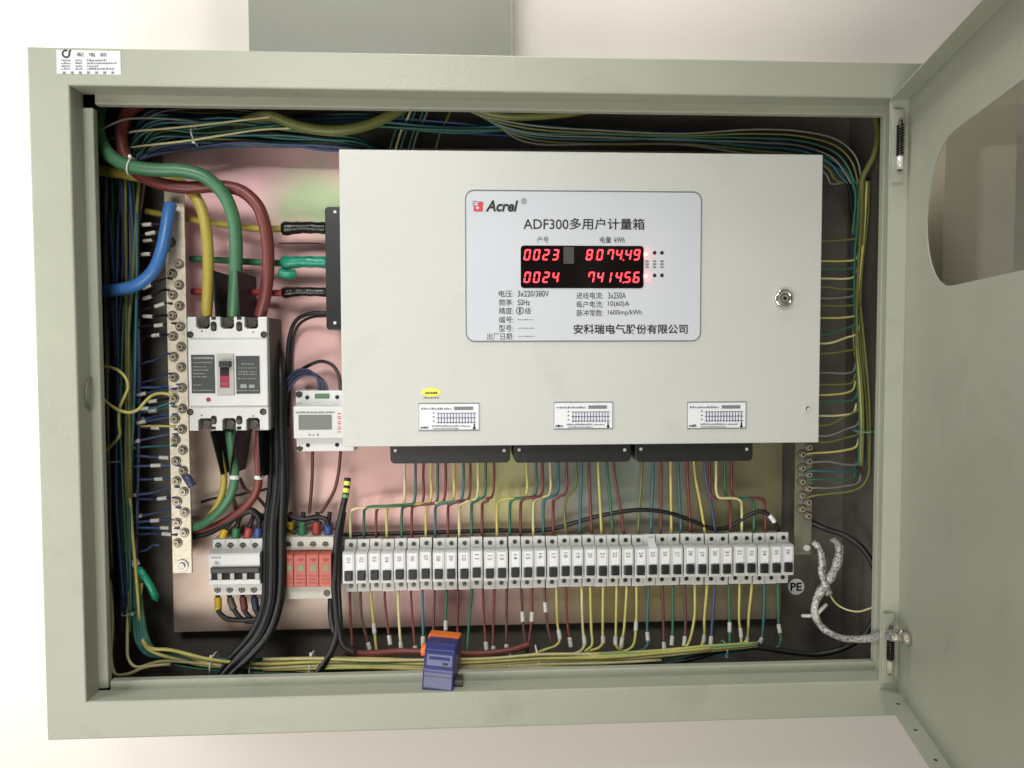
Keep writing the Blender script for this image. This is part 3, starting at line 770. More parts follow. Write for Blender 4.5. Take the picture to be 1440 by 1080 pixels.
# ------------------------------------------------------------------ surge arrester
sp = thing('surge_protector', 'red and white four module surge protector with green windows', 'surge protector', tuple(P(431, 800, .1)))
c0 = P(397, 755.5, 0.1155); c1 = P(468.5, 781, 0.1155)
a = P(396, 780, 0.096); b = P(467, 826, 0.096)
e1 = P(467.5, 840.5, 0.1155)
x0, x1 = (a.x+c0.x)/2, (b.x+c1.x)/2
prof5 = [(PL-.009, e1.z), (PL-.009, c0.z), (0.1155, c0.z), (0.1145, a.z+.001), (0.118, a.z), (0.118, b.z-.0015), (0.110, b.z-.002), (0.1115, e1.z)]
part_at(link('arrester_base', side_prism(prof5, x0, x1, 0.0009), 'plastic_warm', sp), sp)
pw = (x1-x0)/4
for k in range(4):
    cx0, cx1 = x0+pw*k+.0003, x0+pw*(k+1)-.0003
    cart = part_at(link('arrester_module', side_prism([(0.1178, b.z), (0.1178, a.z), (0.098, a.z-.0005), (0.096, a.z-.003), (0.096, b.z+.001)], cx0, cx1, 0.0008), 'spd_red', sp), sp)
    um = 405.5+17.6*k
    part_at(bars('module_window', [(um-4.2, 794.5, um+4.0, 803)], 0.0955, 'spd_window', cart), cart)
    part_at(bars('module_print', [(um-4.6, 785.6, um+4.2, 788), (um-1.6, 788, um+1.6, 789.8)] + scribble(um-6.5, um+6, 810.5, 1.6, rng, 1, 2.4) + scribble(um-6, um+5.5, 815.5, 2, rng, 1, 2.4) + scribble(um-6, um+5.5, 820.5, 2, rng, 1, 2.4), 0.0956, 'spd_seam', cart), cart)
    for oo in list(cart.children): oo.matrix_parent_inverse = Matrix.Identity(4)
    o = link('terminal_screw', SCREW_BIG, None, sp); o.location = P(405+17.6*k, 765.8, 0.1150); part_at(o, sp)
    part_at(bars('terminal_print', [(um-1, 773.5, um+.6, 777)], 0.1143, 'ink', sp), sp)
o = link('terminal_screw', SCREW_BIG, None, sp); o.location = P(459.5, 834, 0.1106); part_at(o, sp)

# ------------------------------------------------------------------ rail mounted energy meter
em = thing('rail_energy_meter', 'white rail mounted energy meter with grey screen left of metering box', 'energy meter', tuple(P(449, 590, .1)))
yq = 0.098
c0 = P(416, 549.5, 0.114); c1 = P(487, 573, 0.114)
a = P(412.5, 571, yq); b = P(487, 617, yq); e1 = P(488, 634.5, 0.115)
x0, x1 = a.x, BX0+0.0075
prof6 = [(PL-.009, e1.z), (PL-.009, c0.z), (0.1145, c0.z), (0.113, a.z+.001), (yq+.001, a.z-.0005), (yq, a.z-.002), (yq, b.z+.001), (0.113, b.z-.0005), (0.1155, e1.z)]
part_at(link('meter_body', side_prism(prof6, x0, x1, 0.0009), 'plastic', em), em)
part_at(link('screen', pbox(419.5, 583.5, 466.5, 604, yq-.0006, .0005, 0), 'lcd', em), em)
part_at(link('terminal_block', pbox(442.5, 553.8, 463, 560.5, 0.1128, .001, .0002), 'terminal_green', em), em)
part_at(bars('meter_print', scribble(416, 470, 581, 2.6, rng, 1, 3, .7) + scribble(434, 453, 612.5, 3, rng, 1.5, 2.5, 4) + scribble(416, 424, 568, 2, rng), yq-.0008, 'ink_grey', em), em)
bm = []
for k in range(4):
    q = P(477, 583.5+7.2*k, yq-.0008)
    bm.append((474.5, 581+7.2*k, 479.5, 582.2+7.2*k)); bm.append((474.5, 585.4+7.2*k, 479.5, 586.4+7.2*k))
part_at(bars('side_print', bm, yq-.0008, 'ink_red', em), em)
for (u, v, y) in ((420.5, 554.5, .1128), (421.5, 630, .1148)):
    o = link('rail_screw', SCREW_BIG, None, em); o.location = P(u, v, y); part_at(o, em)
for (u, v, y) in ((432, 559, .1130), (474, 558.5, .1130), (433, 626, .1140), (474, 625.5, .1140)):
    o = link('terminal_hole', disc(0.0030, 0.0003, 12), 'hole', em); o.location = P(u, v, y); part_at(o, em)

# ------------------------------------------------------------------ moulded case breaker
mc = thing('moulded_case_breaker', 'large white moulded case breaker with two dark rating plates', 'breaker', tuple(P(320, 525, .09)))
YM = 0.088
def seen(u, v, y=YM):
    p = P(u, v, y); return (p.x, p.z)
Ltop = P(264.5, 445.5, YM); Rbot = P(376.5, 605, YM)
X0, X1, Z1_, Z0_ = P(263.5, 520, YM).x, P(377.5, 520, YM).x, Ltop.z, Rbot.z
def notch(z, d, sgn):
    """outline along one end with three cable slots"""
    pts = []
    pole = (X1-X0)/3
    for k in range(3):
        cx = X0 + pole*(k+0.5) + (0.004, 0, -0.004)[k]
        hw = 0.0092
        pts += [(cx-hw, z), (cx-hw, z-sgn*(d-.003)), (cx-hw+.003, z-sgn*d), (cx+hw-.003, z-sgn*d), (cx+hw, z-sgn*(d-.003)), (cx+hw, z)]
    return pts
top = [(X0+.001, Z1_)] + notch(Z1_, 0.0165, 1) + [(X1-.001, Z1_)]
bot = [(X0+.001, Z0_)] + notch(Z0_, 0.0175, -1) + [(X1-.001, Z0_)]
outline = top + list(reversed(bot))
part_at(link('breaker_cover', prism(outline, YM, YM+0.012, 0.0012), 'plastic', mc), mc)
part_at(link('breaker_base', box(X0-.0005, X1+.0005, YM+0.0125, PL-.001, Z0_+.001, Z1_-.001, .001), 'base_grey', mc), mc)
# raised middle
r0, r1 = P(265, 493.5, YM-.006), P(376, 550, YM-.006)
part_at(link('raised_face', box(P(264.5, 500, YM-.005).x, P(376, 500, YM-.005).x, YM-.005, YM+.001, P(300, 571, YM-.005).z, P(300, 477, YM-.005).z, .0018, 3), 'plastic', mc), mc)
YR = YM-.005
lp = part_at(link('rating_plate', pbox(268.5, 499, 302.5, 553, YR-.0008, .0006, .0002), 'label_dark', mc), mc); lp['label'] = 'left dark rating plate'
rp = part_at(link('rating_plate', pbox(331.5, 500.5, 365.5, 553.5, YR-.0008, .0006, .0002), 'label_dark', mc), mc); rp['label'] = 'right dark rating plate'
rs = scribble(271.5, 300, 504.8, 3, rng, 1.5, 3, .5)
for v, e in ((510.5, 298), (516.5, 290), (521, 294), (526, 288), (530.5, 291), (542, 283), (549.5, 300)): rs += scribble(272, e, v, 1.6, rng, 1, 3, .7)
o = bars('plate_print', rs, YR-.0011, 'label_print', lp)
rs = scribble(340, 358, 512.5, 1.8, rng) 
for v in (518, 523.5, 527, 533): rs += scribble(335, 361, v, 1.6, rng, 1, 3, 1.2)
rs += [(338, 540.5, 347, 545.5), (350, 541, 358, 545.5)] + scribble(333, 364, 549.8, 1.2, rng)
o = bars('plate_print', rs, YR-.0011, 'label_print', rp)
part_at(link('toggle_frame', pbox(303.8, 497.5, 329.5, 555.5, YR-.0018, .0020, .0008), 'plastic_grey', mc), mc)
part_at(link('toggle_well', pbox(309, 511, 322.5, 545, YR-.0022, .0003, 0), 'hole', mc), mc)
tg = part_at(link('toggle', pbox(307, 507.5, 323, 516.5, YR-.0105, .0082, .0012), 'toggle_dark', mc), mc)
part_at(link('toggle_flag', pbox(310, 528.5, 322, 544.5, YR-.0026, .0003, 0), 'toggle_red', mc), mc)
part_at(bars('flag_print', scribble(311.5, 320.5, 540.5, 2.2, rng, 1, 2), YR-.0029, 'ink_grey', mc), mc)
o = link('trip_button', disc(0.0030, 0.0012, 14, .0004), 'toggle_red', mc); o.location = P(293, 562, YR-.0002); part_at(o, mc)
for u in (300.5, 336.5):
    for v0, v1 in ((452, 466), (584.5, 597)):
        pa_, pb_ = P(u-4.4, v0, YM), P(u+4.4, v1, YM)
        pk = part_at(link('screw_pocket', prism(rrect(pa_.x, pb_.x, pb_.z, pa_.z, 0.0038, 5), YM-.0004, YM-.0001), 'hole', mc), mc)
        o = link('pocket_screw', disc(0.0032, 0.0010, 12, .0003), 'screw', mc); o.location = P(u-.6, (v0+v1)/2+2, YM-.0006); part_at(o, mc)
    for v in (447.8, 602): part_at(link('pocket_slot', pbox(u-3.5, v-2.2, u+2.8, v+1.8, YM-.0005, .0003, 0), 'hole', mc), mc)
for (u, v) in ((267.5, 470.5), (371, 470.5), (267.5, 579.5), (370, 579)):
    o = link('corner_screw', disc(0.0046, 0.0006, 14), 'hole', mc); o.location = P(u, v, YM-.0001); part_at(o, mc)
    o = link('corner_screw', disc(0.0032, 0.0006, 10), 'screw', mc); o.location = P(u+1, v, YM-.0009); part_at(o, mc)
for (u, v) in ((284, 465.5), (356, 467), (283.5, 584), (356, 585)):
    o = link('vent_hole', disc(0.0011, 0.0003, 8), 'hole', mc); o.location = P(u, v, YM-.0001); part_at(o, mc)
# terminals down in the slots
for k in range(3):
    pole = (X1-X0)/3; cx = X0+pole*(k+.5)+(.004, 0, -.004)[k]
    for zz in (Z1_-.009, Z0_+.009):
        o = link('terminal_bolt', disc(0.0052, 0.004, 8), 'screw', mc); o.location = (cx, YM+.0122, zz); part_at(o, mc)
# black insulating barriers standing between the poles
def barrier(pts, xk, nm='phase_barrier'):
    V = [(x, y, z) for (x, y, z) in pts]; n = len(V)
    bm2 = bmesh.new()
    A = [bm2.verts.new((x-.0005, y, z)) for x, y, z in V]; B = [bm2.verts.new((x+.0005, y, z)) for x, y, z in V]
    bm2.faces.new(A); bm2.faces.new(list(reversed(B)))
    for i in range(n): bm2.faces.new((A[i], A[(i+1) % n], B[(i+1) % n], B[i]))
    bmesh.ops.recalc_face_normals(bm2, faces=bm2.faces[:])
    part_at(link(nm, from_bm(bm2), 'black_sheet', mc), mc)
for u0, v0 in ((299.5, 380), (333.5, 381)):
    q = P(u0, v0, 0.072); zlow = Z1_+.0006
    barrier([(q.x, 0.072, q.z), (q.x, PL-.002, q.z), (q.x, PL-.002, zlow), (q.x, 0.078, zlow)], q.x)
for (u0, u1, v1) in ((296, 311, 668), (331, 322, 668), (363, 366, 672)):
    q0 = P(u0, 606, 0.080); q1 = P(u1, v1, 0.095)
    barrier([(q0.x, 0.078, Z0_-.0006), (q0.x, PL-.002, Z0_-.0006), (q1.x+.003, PL-.002, q1.z-.002), (q1.x, 0.095, q1.z)], q0.x)

# ------------------------------------------------------------------ busbars
nb = thing('neutral_busbar', 'tall plated neutral busbar studded with bolts at the left', 'busbar')
YN = 0.112
pt_, pb_ = P(248, 268, YN), P(259, 806, YN)
xm = (P(245, 380, YN).x + P(258, 790, YN).x)/2
link('bar', box(xm-0.0135, xm+0.0135, YN, YN+0.004, pb_.z, pt_.z, .0006), 'tin', nb)
for v in (300, 780): link('standoff', tube_mesh([P(252, v, YN+.0045), P(252, v, PL-.0005)], 0.009, 12), 'plastic_grey', nb)
k = 0
for v in [341]+[371+14.55*j for j in range(28)]:
    sx = (-0.0052 if k % 2 == 0 else 0.0050); k += 1
    o = link('bolt', BOLT, None, nb, (xm+sx+random.uniform(-.0008, .0008), YN-.0002, P(250, v, YN).z+random.uniform(-.0008, .0008)), (random.uniform(-.06, .06), random.uniform(0, 3), random.uniform(-.06, .06)))
o = link('end_bolt', disc(0.0085, 0.0030, 18, .0008), 'chrome', nb, tuple(P(256.5, 795, YN-.0002))); link('bolt_head', disc(0.0055, 0.0030, 14, .0008, -.0031), 'steel', o)

eb = thing('earth_busbar', 'dim plated earth busbar at the right of breaker row', 'busbar')
YE = 0.12
xe = 0.4985
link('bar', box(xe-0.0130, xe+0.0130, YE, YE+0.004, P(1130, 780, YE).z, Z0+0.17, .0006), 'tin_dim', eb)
for v in (300, 760): link('standoff', tube_mesh([P(1130, v, YE+.0045), P(1130, v, 0.191)], 0.009, 12), 'plastic_grey', eb)
for j in range(11):
    v = 629+9.6*j
    o = link('bolt', BOLT, None, eb, (xe+(-.004 if j % 2 else .006), YE-.0002, P(1130, v, YE).z), (0, random.uniform(0, 3), 0))
o = link('end_bolt', disc(0.0050, 0.0030, 14, .001), 'chrome', eb, tuple(P(1134, 770, YE-.0002)))

# ------------------------------------------------------------------ heavy cables
YC = 0.085
wire('power_cable', 'thick green cable curving over to the middle pole of large breaker', 'cable',
     [(165, 118, .13), (146, 140, .11), (137, 168, .09), (141, 198, .078), (157, 221, .07), (184, 234, .066), (220, 239, .066), (256, 240, .068), (288, 249, .072), (315, 274, .078), (328, 306, .084), (332, 345, .092), (331, 390, .10), (329, 425, .108), (328, 446, .114)],
     0.0091, 'c_green', seg=14, per=8, sleeves=[])
wire('power_cable', 'thick red cable curving over to the right pole of large breaker', 'cable',
     [(232, 120, .13), (205, 140, .12), (180, 158, .11), (171, 185, .105), (174, 214, .10), (190, 240, .094), (218, 256, .090), (260, 264, .088), (305, 262, .090), (338, 268, .090), (362, 289, .090), (374, 325, .092), (377, 372, .098), (373, 415, .106), (365, 446, .114)],
     0.0086, 'c_red', seg=14, per=8)
wire('power_cable', 'thick yellow cable passing under the green one into the left pole', 'cable',
     [(112, 234, .12), (130, 238, .115), (158, 242, .11), (195, 248, .108), (232, 253, .108), (262, 263, .104), (281, 288, .100), (290, 325, .098), (293, 370, .102), (292, 410, .108), (290, 446, .114)],
     0.0077, 'c_yellow', seg=14, per=8)
wire('power_cable', 'thick bright blue cable bolted near the top of neutral busbar', 'cable',
     [(112, 402, .12), (140, 408, .105), (168, 407, .092), (195, 399, .084), (216, 380, .080), (228, 350, .082), (234, 320, .088), (237, 300, .094), (240, 288, .100)],
     0.0084, 'c_blue', seg=14, per=8, sleeves=[(241, 286, 0.018, 'tin_dim', 0.9, .100, 'cable_lug')])
wire('power_cable', 'thick yellow cable swagging along the top edge', 'cable', [(300, 190, .16), (340, 172, .13), (380, 163, .105), (420, 177, .092), (470, 184, .088), (520, 175, .092), (560, 156, .10), (600, 130, .12)], 0.0075, 'w_olive', seg=10)
wire('power_cable', 'second yellow cable dipping at top behind the metering box', 'cable', [(630, 132, .12), (665, 152, .11), (705, 163, .105), (760, 163, .105), (820, 156, .11), (880, 140, .12)], 0.0055, 'w_olive', seg=10)
# three feeders to the side cover, ends wrapped in tape
for nm, v, m, tape, pts in (('yellow', 320, 'c_yellow', 'tape_black', [(205, 297, .15), (265, 308, .142), (310, 315, .138), (355, 321, .132), (392, 322, .125), (425, 320, .122), (462, 321, .122)]),
                            ('green', 368, 'boot_green', 'tape_green', [(268, 364, .152), (310, 366, .145), (350, 368, .138), (392, 370, .128), (425, 368, .122), (462, 369, .122)]),
                            ('red', 411, 'boot_red', 'tape_black', [(270, 410, .152), (310, 411, .147), (355, 411, .14), (393, 412, .128), (425, 410, .122), (462, 411, .122)])):
    t = thing('feeder_cable', 'medium %s cable crossing behind to the side terminal cover' % nm, 'cable')
    path = catmull(px(pts), 6); link('conductor', tube_mesh(path, 0.0048, 10), m, t)
    tp = [p for p in path if p.x > P(393, v, .125).x]
    base_r = 0.0092 if nm != 'red' else 0.0074
    rr = [random.uniform(.9, 1.12) for _ in range(200)]
    link('tape_wrap', tube_mesh(tp, base_r, 10, rfun=lambda s, r: r*(0.92+0.22*math.sin(min(1, s*2.2+.25)*math.pi)**2*.8+.06*math.sin(s*23))), tape, t)
    if nm == 'green':
        link('tape_end', tube_mesh(catmull(px([(393, 384, .118), (404, 386, .117), (416, 385, .12)])), 0.0068, 10), tape, t)
# lower outgoing cables of the large breaker
wire('power_cable', 'yellow cable leaving under the large breaker behind the green one', 'cable', [(304, 606, .12), (310, 640, .115), (315, 670, .112), (312, 695, .112), (298, 722, .12), (280, 740, .13), (262, 750, .14)], 0.0046, 'c_yellow', seg=10)
wire('power_cable', 'green cable leaving under the large breaker towards neutral busbar', 'cable', [(322, 606, .115), (327, 640, .108), (330, 672, .104), (324, 697, .104), (308, 719, .108), (288, 735, .116), (268, 743, .128), (248, 748, .14)], 0.0064, 'c_green', seg=12,
     sleeves=[(330, 671, .004, 'tie', 1.12, .104, 'tape_band')])
wire('power_cable', 'red cable leaving under the large breaker', 'cable', [(365, 606, .115), (363, 640, .108), (364, 672, .104), (360, 692, .105), (346, 712, .110), (325, 728, .118), (298, 742, .128), (262, 752, .14)], 0.0058, 'c_red', seg=12,
     sleeves=[(364, 671, .004, 'tie', 1.12, .104, 'tape_band')])

# ------------------------------------------------------------------ black cables
def bw(label, pts, r=0.0028, group=None, sleeves=(), y=None, m='w_black', seg=8):
    return wire('black_cable', label, 'cable', pts, r, m, y, group, seg, 6, sleeves)
G = 'black cables running down past the large breaker'
for k in range(9):
    dx = -9 + k*2.6; dy = random.uniform(-.012, .012); e = random.uniform(-3, 3); sprd = (k-4)*3.0
    bw('black cable in the bundle beside the large breaker, %s from the left' % ORD[k+1], [(388+dx*.5, 452+6*k, .15), (390+dx*.6+e*.3, 520, .142+dy), (390+dx*.8+e*.6, 600, .132+dy), (391+dx+e*.6, 680, .118+dy), (385+dx*1.25, 740, .108+dy), (384+dx*1.3, 800, .100+dy), (381+dx*1.2, 850, .092+dy), (366+dx*1.3, 890, .084+dy), (336+dx*1.6-sprd*.2, 925, .078+dy), (303+dx*1.2-sprd*.3, 962, .074+dy)],
       random.choice((0.0036, 0.0042, 0.0048)), G, m='w_black')
G2 = 'black cables between surge protector and breaker row'
bw('black cable with yellow green striped end left of the breaker row', [(489, 672, .135), (487, 690, .13), (482, 715, .122), (476, 745, .112), (472, 790, .104), (472, 840, .098), (476, 880, .090), (484, 908, .085), (500, 918, .084)], 0.0048, None,
   [(488.5, 680, .006, 'yellow_sticker', 1.06, .133, 'stripe'), (487, 690, .005, 'yellow_sticker', 1.06, .13, 'stripe'), (485.5, 698, .004, 'w_lgreen', 1.06, .128, 'stripe')])
bw('black cable looping down left of the breaker row to cabinet floor', [(480, 735, .118), (473, 770, .108), (470, 820, .10), (473, 860, .094), (474, 890, .088), (464, 920, .082), (444, 950, .078)], 0.0050, G2)
bw('thin black cable beside the striped one', [(484, 720, .125), (478, 760, .112), (476, 810, .102), (478, 860, .094), (480, 895, .088)], 0.0034, G2)
bw('black cable from the bottom right terminal of the surge protector', [(465, 842, .12), (465, 862, .108), (468, 882, .098), (474, 896, .090)], 0.0042, None)
bw('thin black wire curving up over to the side terminal cover', [(460, 440, .12), (436, 441, .13), (417, 450, .14), (407, 475, .148), (404, 530, .15), (401, 600, .148), (398, 660, .14), (396, 720, .13)], 0.0030)
bw('second thin black wire hugging the first one upward', [(458, 444, .13), (438, 446, .14), (421, 456, .148), (411, 480, .155), (408, 530, .156), (405, 600, .152)], 0.0022)
bw('black wire arching over the rail meter into metering box', [(418, 525, .15), (432, 515, .14), (452, 508, .135), (468, 514, .13), (477, 530, .125), (479, 556, .118)], 0.0026)
for k, (dx, m) in enumerate(((0, 'w_navy'), (3, 'w_black'), (6, 'w_navy'), (9, 'w_black'), (12, 'w_slate'))):
    wire('meter_lead', '%s lead looping into the top of the rail meter' % ORD[k+1], 'wire', [(396+dx*.5, 600, .15), (396+dx*.5, 560, .145), (403+dx*.4, 536+k*2.2, .138), (418+dx*.5, 521+k*2.0, .13), (436+dx*.7, 522+k*1.6, .124), (447+dx*.8, 534+k, .12), (449+dx, 552, .1175)], 0.0021, m, group='leads of the rail meter')
bw('left thin lead below the rail meter', [(439.5, 634, .125), (439, 670, .135), (437, 700, .14), (435, 722, .135)], 0.0024, m='w_brown')
bw('right thin lead below the rail meter bending left', [(479, 634, .125), (476, 665, .135), (470, 690, .14), (461, 707, .14), (451, 722, .135)], 0.0024, m='w_brown')
bw('thin black wire crossing behind the lower green cable', [(283, 706, .15), (305, 700, .145), (330, 697, .14), (350, 693, .138), (380, 686, .135), (394, 678, .135)], 0.0020)
bw('thin dark wire slanting down right below the large breaker', [(337, 672, .14), (345, 688, .138), (358, 696, .136), (370, 708, .135), (380, 722, .13)], 0.0026, m='w_brown')
bw('short dark wire under the red cable toward four pole breaker', [(327, 698, .14), (331, 712, .138), (335, 726, .135)], 0.0032, m='w_brown')
bw('thick black cable arching over the coloured boots to neutral busbar', [(268, 756, .135), (295, 748, .128), (318, 735, .12), (340, 722, .115), (352, 718, .113), (361, 723, .115), (366, 733, .118)], 0.0052)
bw('black cable sweeping to the surge protector terminals', [(392, 728, .125), (405, 726, .128), (425, 730, .13), (445, 727, .13), (458, 730, .128), (463, 740, .126)], 0.0036)
bw('second black cable sweeping to the surge protector terminals', [(390, 733, .122), (400, 742, .124), (412, 748, .126), (426, 738, .128), (440, 733, .13), (452, 736, .128)], 0.0030)
# boots over the terminals
boots4 = [((337, 722), (316, 745), (313, 759), 'boot_yellow', 'yellow'), ((340, 722), (333, 742), (331, 759), 'boot_green', 'green'), ((358, 722), (351, 742), (347, 759), 'boot_red', 'red'), ((370, 722), (364, 742), (362, 759), 'boot_blue', 'blue')]
for a_, b_, c_, m, nm in boots4:
    wire('tail_wire', 'short dark tail with %s boot entering top of four pole breaker' % nm, 'wire', [(*a_, .13), (*b_, .127), (*c_, .130)], 0.0034, 'w_black', sleeves=[((b_[0]+c_[0])/2, (b_[1]+c_[1])/2+1, .021, m, 1.75, .1285, 'boot')], group='tails of the four pole breaker')
for (a_, b_, c_, m, nm) in (((306, 835), (307, 850), (307, 858), 'boot_yellow', 'dull yellow'), ((322, 835), (326, 850), (331, 860), 'boot_grey', 'grey brown'), ((341, 835), (343, 850), (345, 860), 'boot_dkred', 'dark red'), ((357, 835), (359, 850), (362, 862), 'boot_navy', 'navy')):
    wire('tail_wire', 'dark tail with %s boot below the four pole breaker' % nm, 'wire', [(*a_, .13), (*b_, .125), (*c_, .121), (c_[0]+10, c_[1]+11, .118), (c_[0]+30 if c_[0] < 340 else c_[0]+15, c_[1]+14, .115), (380, 868, .115)], 0.0036, 'w_black', sleeves=[(b_[0], b_[1]-1, .017, m, 1.5, .126, 'boot')], group='tails of the four pole breaker')
for (u, m, nm) in ((407, 'boot_yellow', 'yellow'), (425, 'boot_green', 'green'), (445, 'boot_red', 'red'), (462, 'boot_blue', 'blue')):
    wire('tail_wire', 'short dark tail with %s boot entering top of surge protector' % nm, 'wire', [(u+2, 720, .135), (u, 738, .130), (u, 757, .128)], 0.0034, 'w_black', sleeves=[(u, 744, .021, m, 1.8, .129, 'boot')], group='tails of the surge protector')
# black cable waving above the breaker row and the loop at the right
bw('black cable waving along above the long breaker row', [(478, 752, .145), (520, 751, .145), (600, 749, .145), (700, 746, .145), (770, 745, .142), (815, 733, .138), (850, 724, .135), (900, 717, .132), (940, 721, .132), (975, 733, .134), (1005, 744, .138), (1028, 740, .138), (1050, 726, .134), (1070, 719, .13), (1084, 727, .128), (1095, 746, .13)], 0.0033, None,
   [(1085, 729, .012, 'paper', 1.1, .128, 'white_wrap')])
bw('black cable looping round the lower right corner', [(1138, 733, .13), (1160, 743, .12), (1185, 752, .10), (1210, 768, .085), (1228, 795, .075), (1235, 835, .072), (1230, 868, .072), (1213, 895, .074), (1185, 912, .078), (1150, 920, .084), (1110, 917, .09), (1070, 911, .094), (1030, 910, .096), (990, 922, .096), (930, 936, .096)], 0.0042, None)
bw('fine black wire stretched across the plate behind', [(392, 342, .163), (440, 342, .163), (456, 343, .15)], 0.0007)

# ------------------------------------------------------------------ wires from the metering box to the breakers
CN = {'y': ('w_yellow', 'yellow'), 'p': ('w_pale', 'pale yellow'), 'g': ('w_green', 'green'), 't': ('w_teal', 'teal'), 'r': ('w_red', 'red'), 'b': ('w_brown', 'dark brown'), 'n': ('w_slate', 'slate blue'), 'o': ('w_olive', 'olive')}
TOP = [(569, 493, 'p', 1), (584, 512, 'g', 1), (596, 529, 'r', 1), (607, 544, 'y', 1), (616, 565, 'g', 1), (626, 579, 'r', 1), (639, 599, 'y', 1), (651, 612, 't', 1), (661, 630, 'r', 1), (672, 646, 'p', 1), (683, 663, 'g', 1), (694, 678, 'r', 1),
       (740, 699, 'y', 2), (753, 717, 'g', 2), (762, 732, 'r', 2), (773, 750, 'p', 2), (784, 764, 't', 2), (796, 778, 'r', 2), (809, 797, 'o', 3), (818, 815, 't', 0), (828, 832, 'r', 0), (841, 846, 'y', 0), (853, 862, 'g', 0), (862, 878, 'r', 0),
       (903, 897, 'o', 0), (919, 915, 't', 0), (930, 929, 'r', 0), (943, 944, 'y', 0), (953, 958, 't', 0), (966, 971, 'r', 0), (975, 992, 'y', 0), (990, 1007, 'n', 0), (998, 1027, 'r', 4), (1007, 1043, 'p', 4), (1019, 1060, 'g', 4), (1029, 1076, 'r', 4)]
for i, (u0, u1, c, kind) in enumerate(TOP):
    m, cn = CN[c]; ys, ye = 0.128+random.uniform(-.006, .006), 0.136
    v0 = 640
    if kind == 1:
        vb = 712-0.09*(u0-569)+random.uniform(-2, 2)*.5; pts = [(u0, v0, ys), (u0+random.uniform(-1, 1), 670, ys), (u0-.5, vb-9, ys), (u0-3, vb-2, ys-.003), (u0-10, vb, ys-.004), ((u0+u1)/2, vb+1.5, ys-.006+random.uniform(-.004, .004)), (u1+8, vb+3, ys-.004), (u1+1.5, vb+6, ys-.002), (u1, vb+14, ye-.004), (u1, 758, ye)]
    elif kind == 2:
        vb = 700-0.05*(u0-740); pts = [(u0, v0, ys), (u0+1, 668, ys), (u0+1, vb-9, ys), (u0-2, vb-2, ys-.003), (u0-8, vb, ys-.004), (u1+8, vb+2, ys-.004), (u1+1.5, vb+6, ys-.002), (u1, vb+16, ye-.004), (u1, 756, ye)]
    elif kind == 3:
        pts = [(u0, v0, ys), (u0, 685, ys), (u0-12, 700, ys), (u0-15, 725, ye), (u1, 756, ye)]
    elif kind == 4:
        vb = 700.5; sgn = 1
        pts = [(u0, v0, ys), (u0, 670, ys), (u0+.5, vb-8, ys), (u0+4, vb-1, ys-.003), (u0+10, vb, ys-.003), (u1-8, vb+.4, ys-.003), (u1-1.5, vb+4, ys-.002), (u1, vb+14, ye-.004), (u1, 754, ye)]
    else:
        pts = [(u0, v0, ys), (u0+(u1-u0)*.15, 670, ys), (u0+(u1-u0)*.6, 710, (ys+ye)/2), (u1, 754, ye)]
    wire('meter_wire', '%s wire dropping into the top of the %s breaker from the left' % (cn, ORD[i+1]), 'wire', pts, 0.0022, m, group='wires between metering box and breakers', seg=6, per=5)

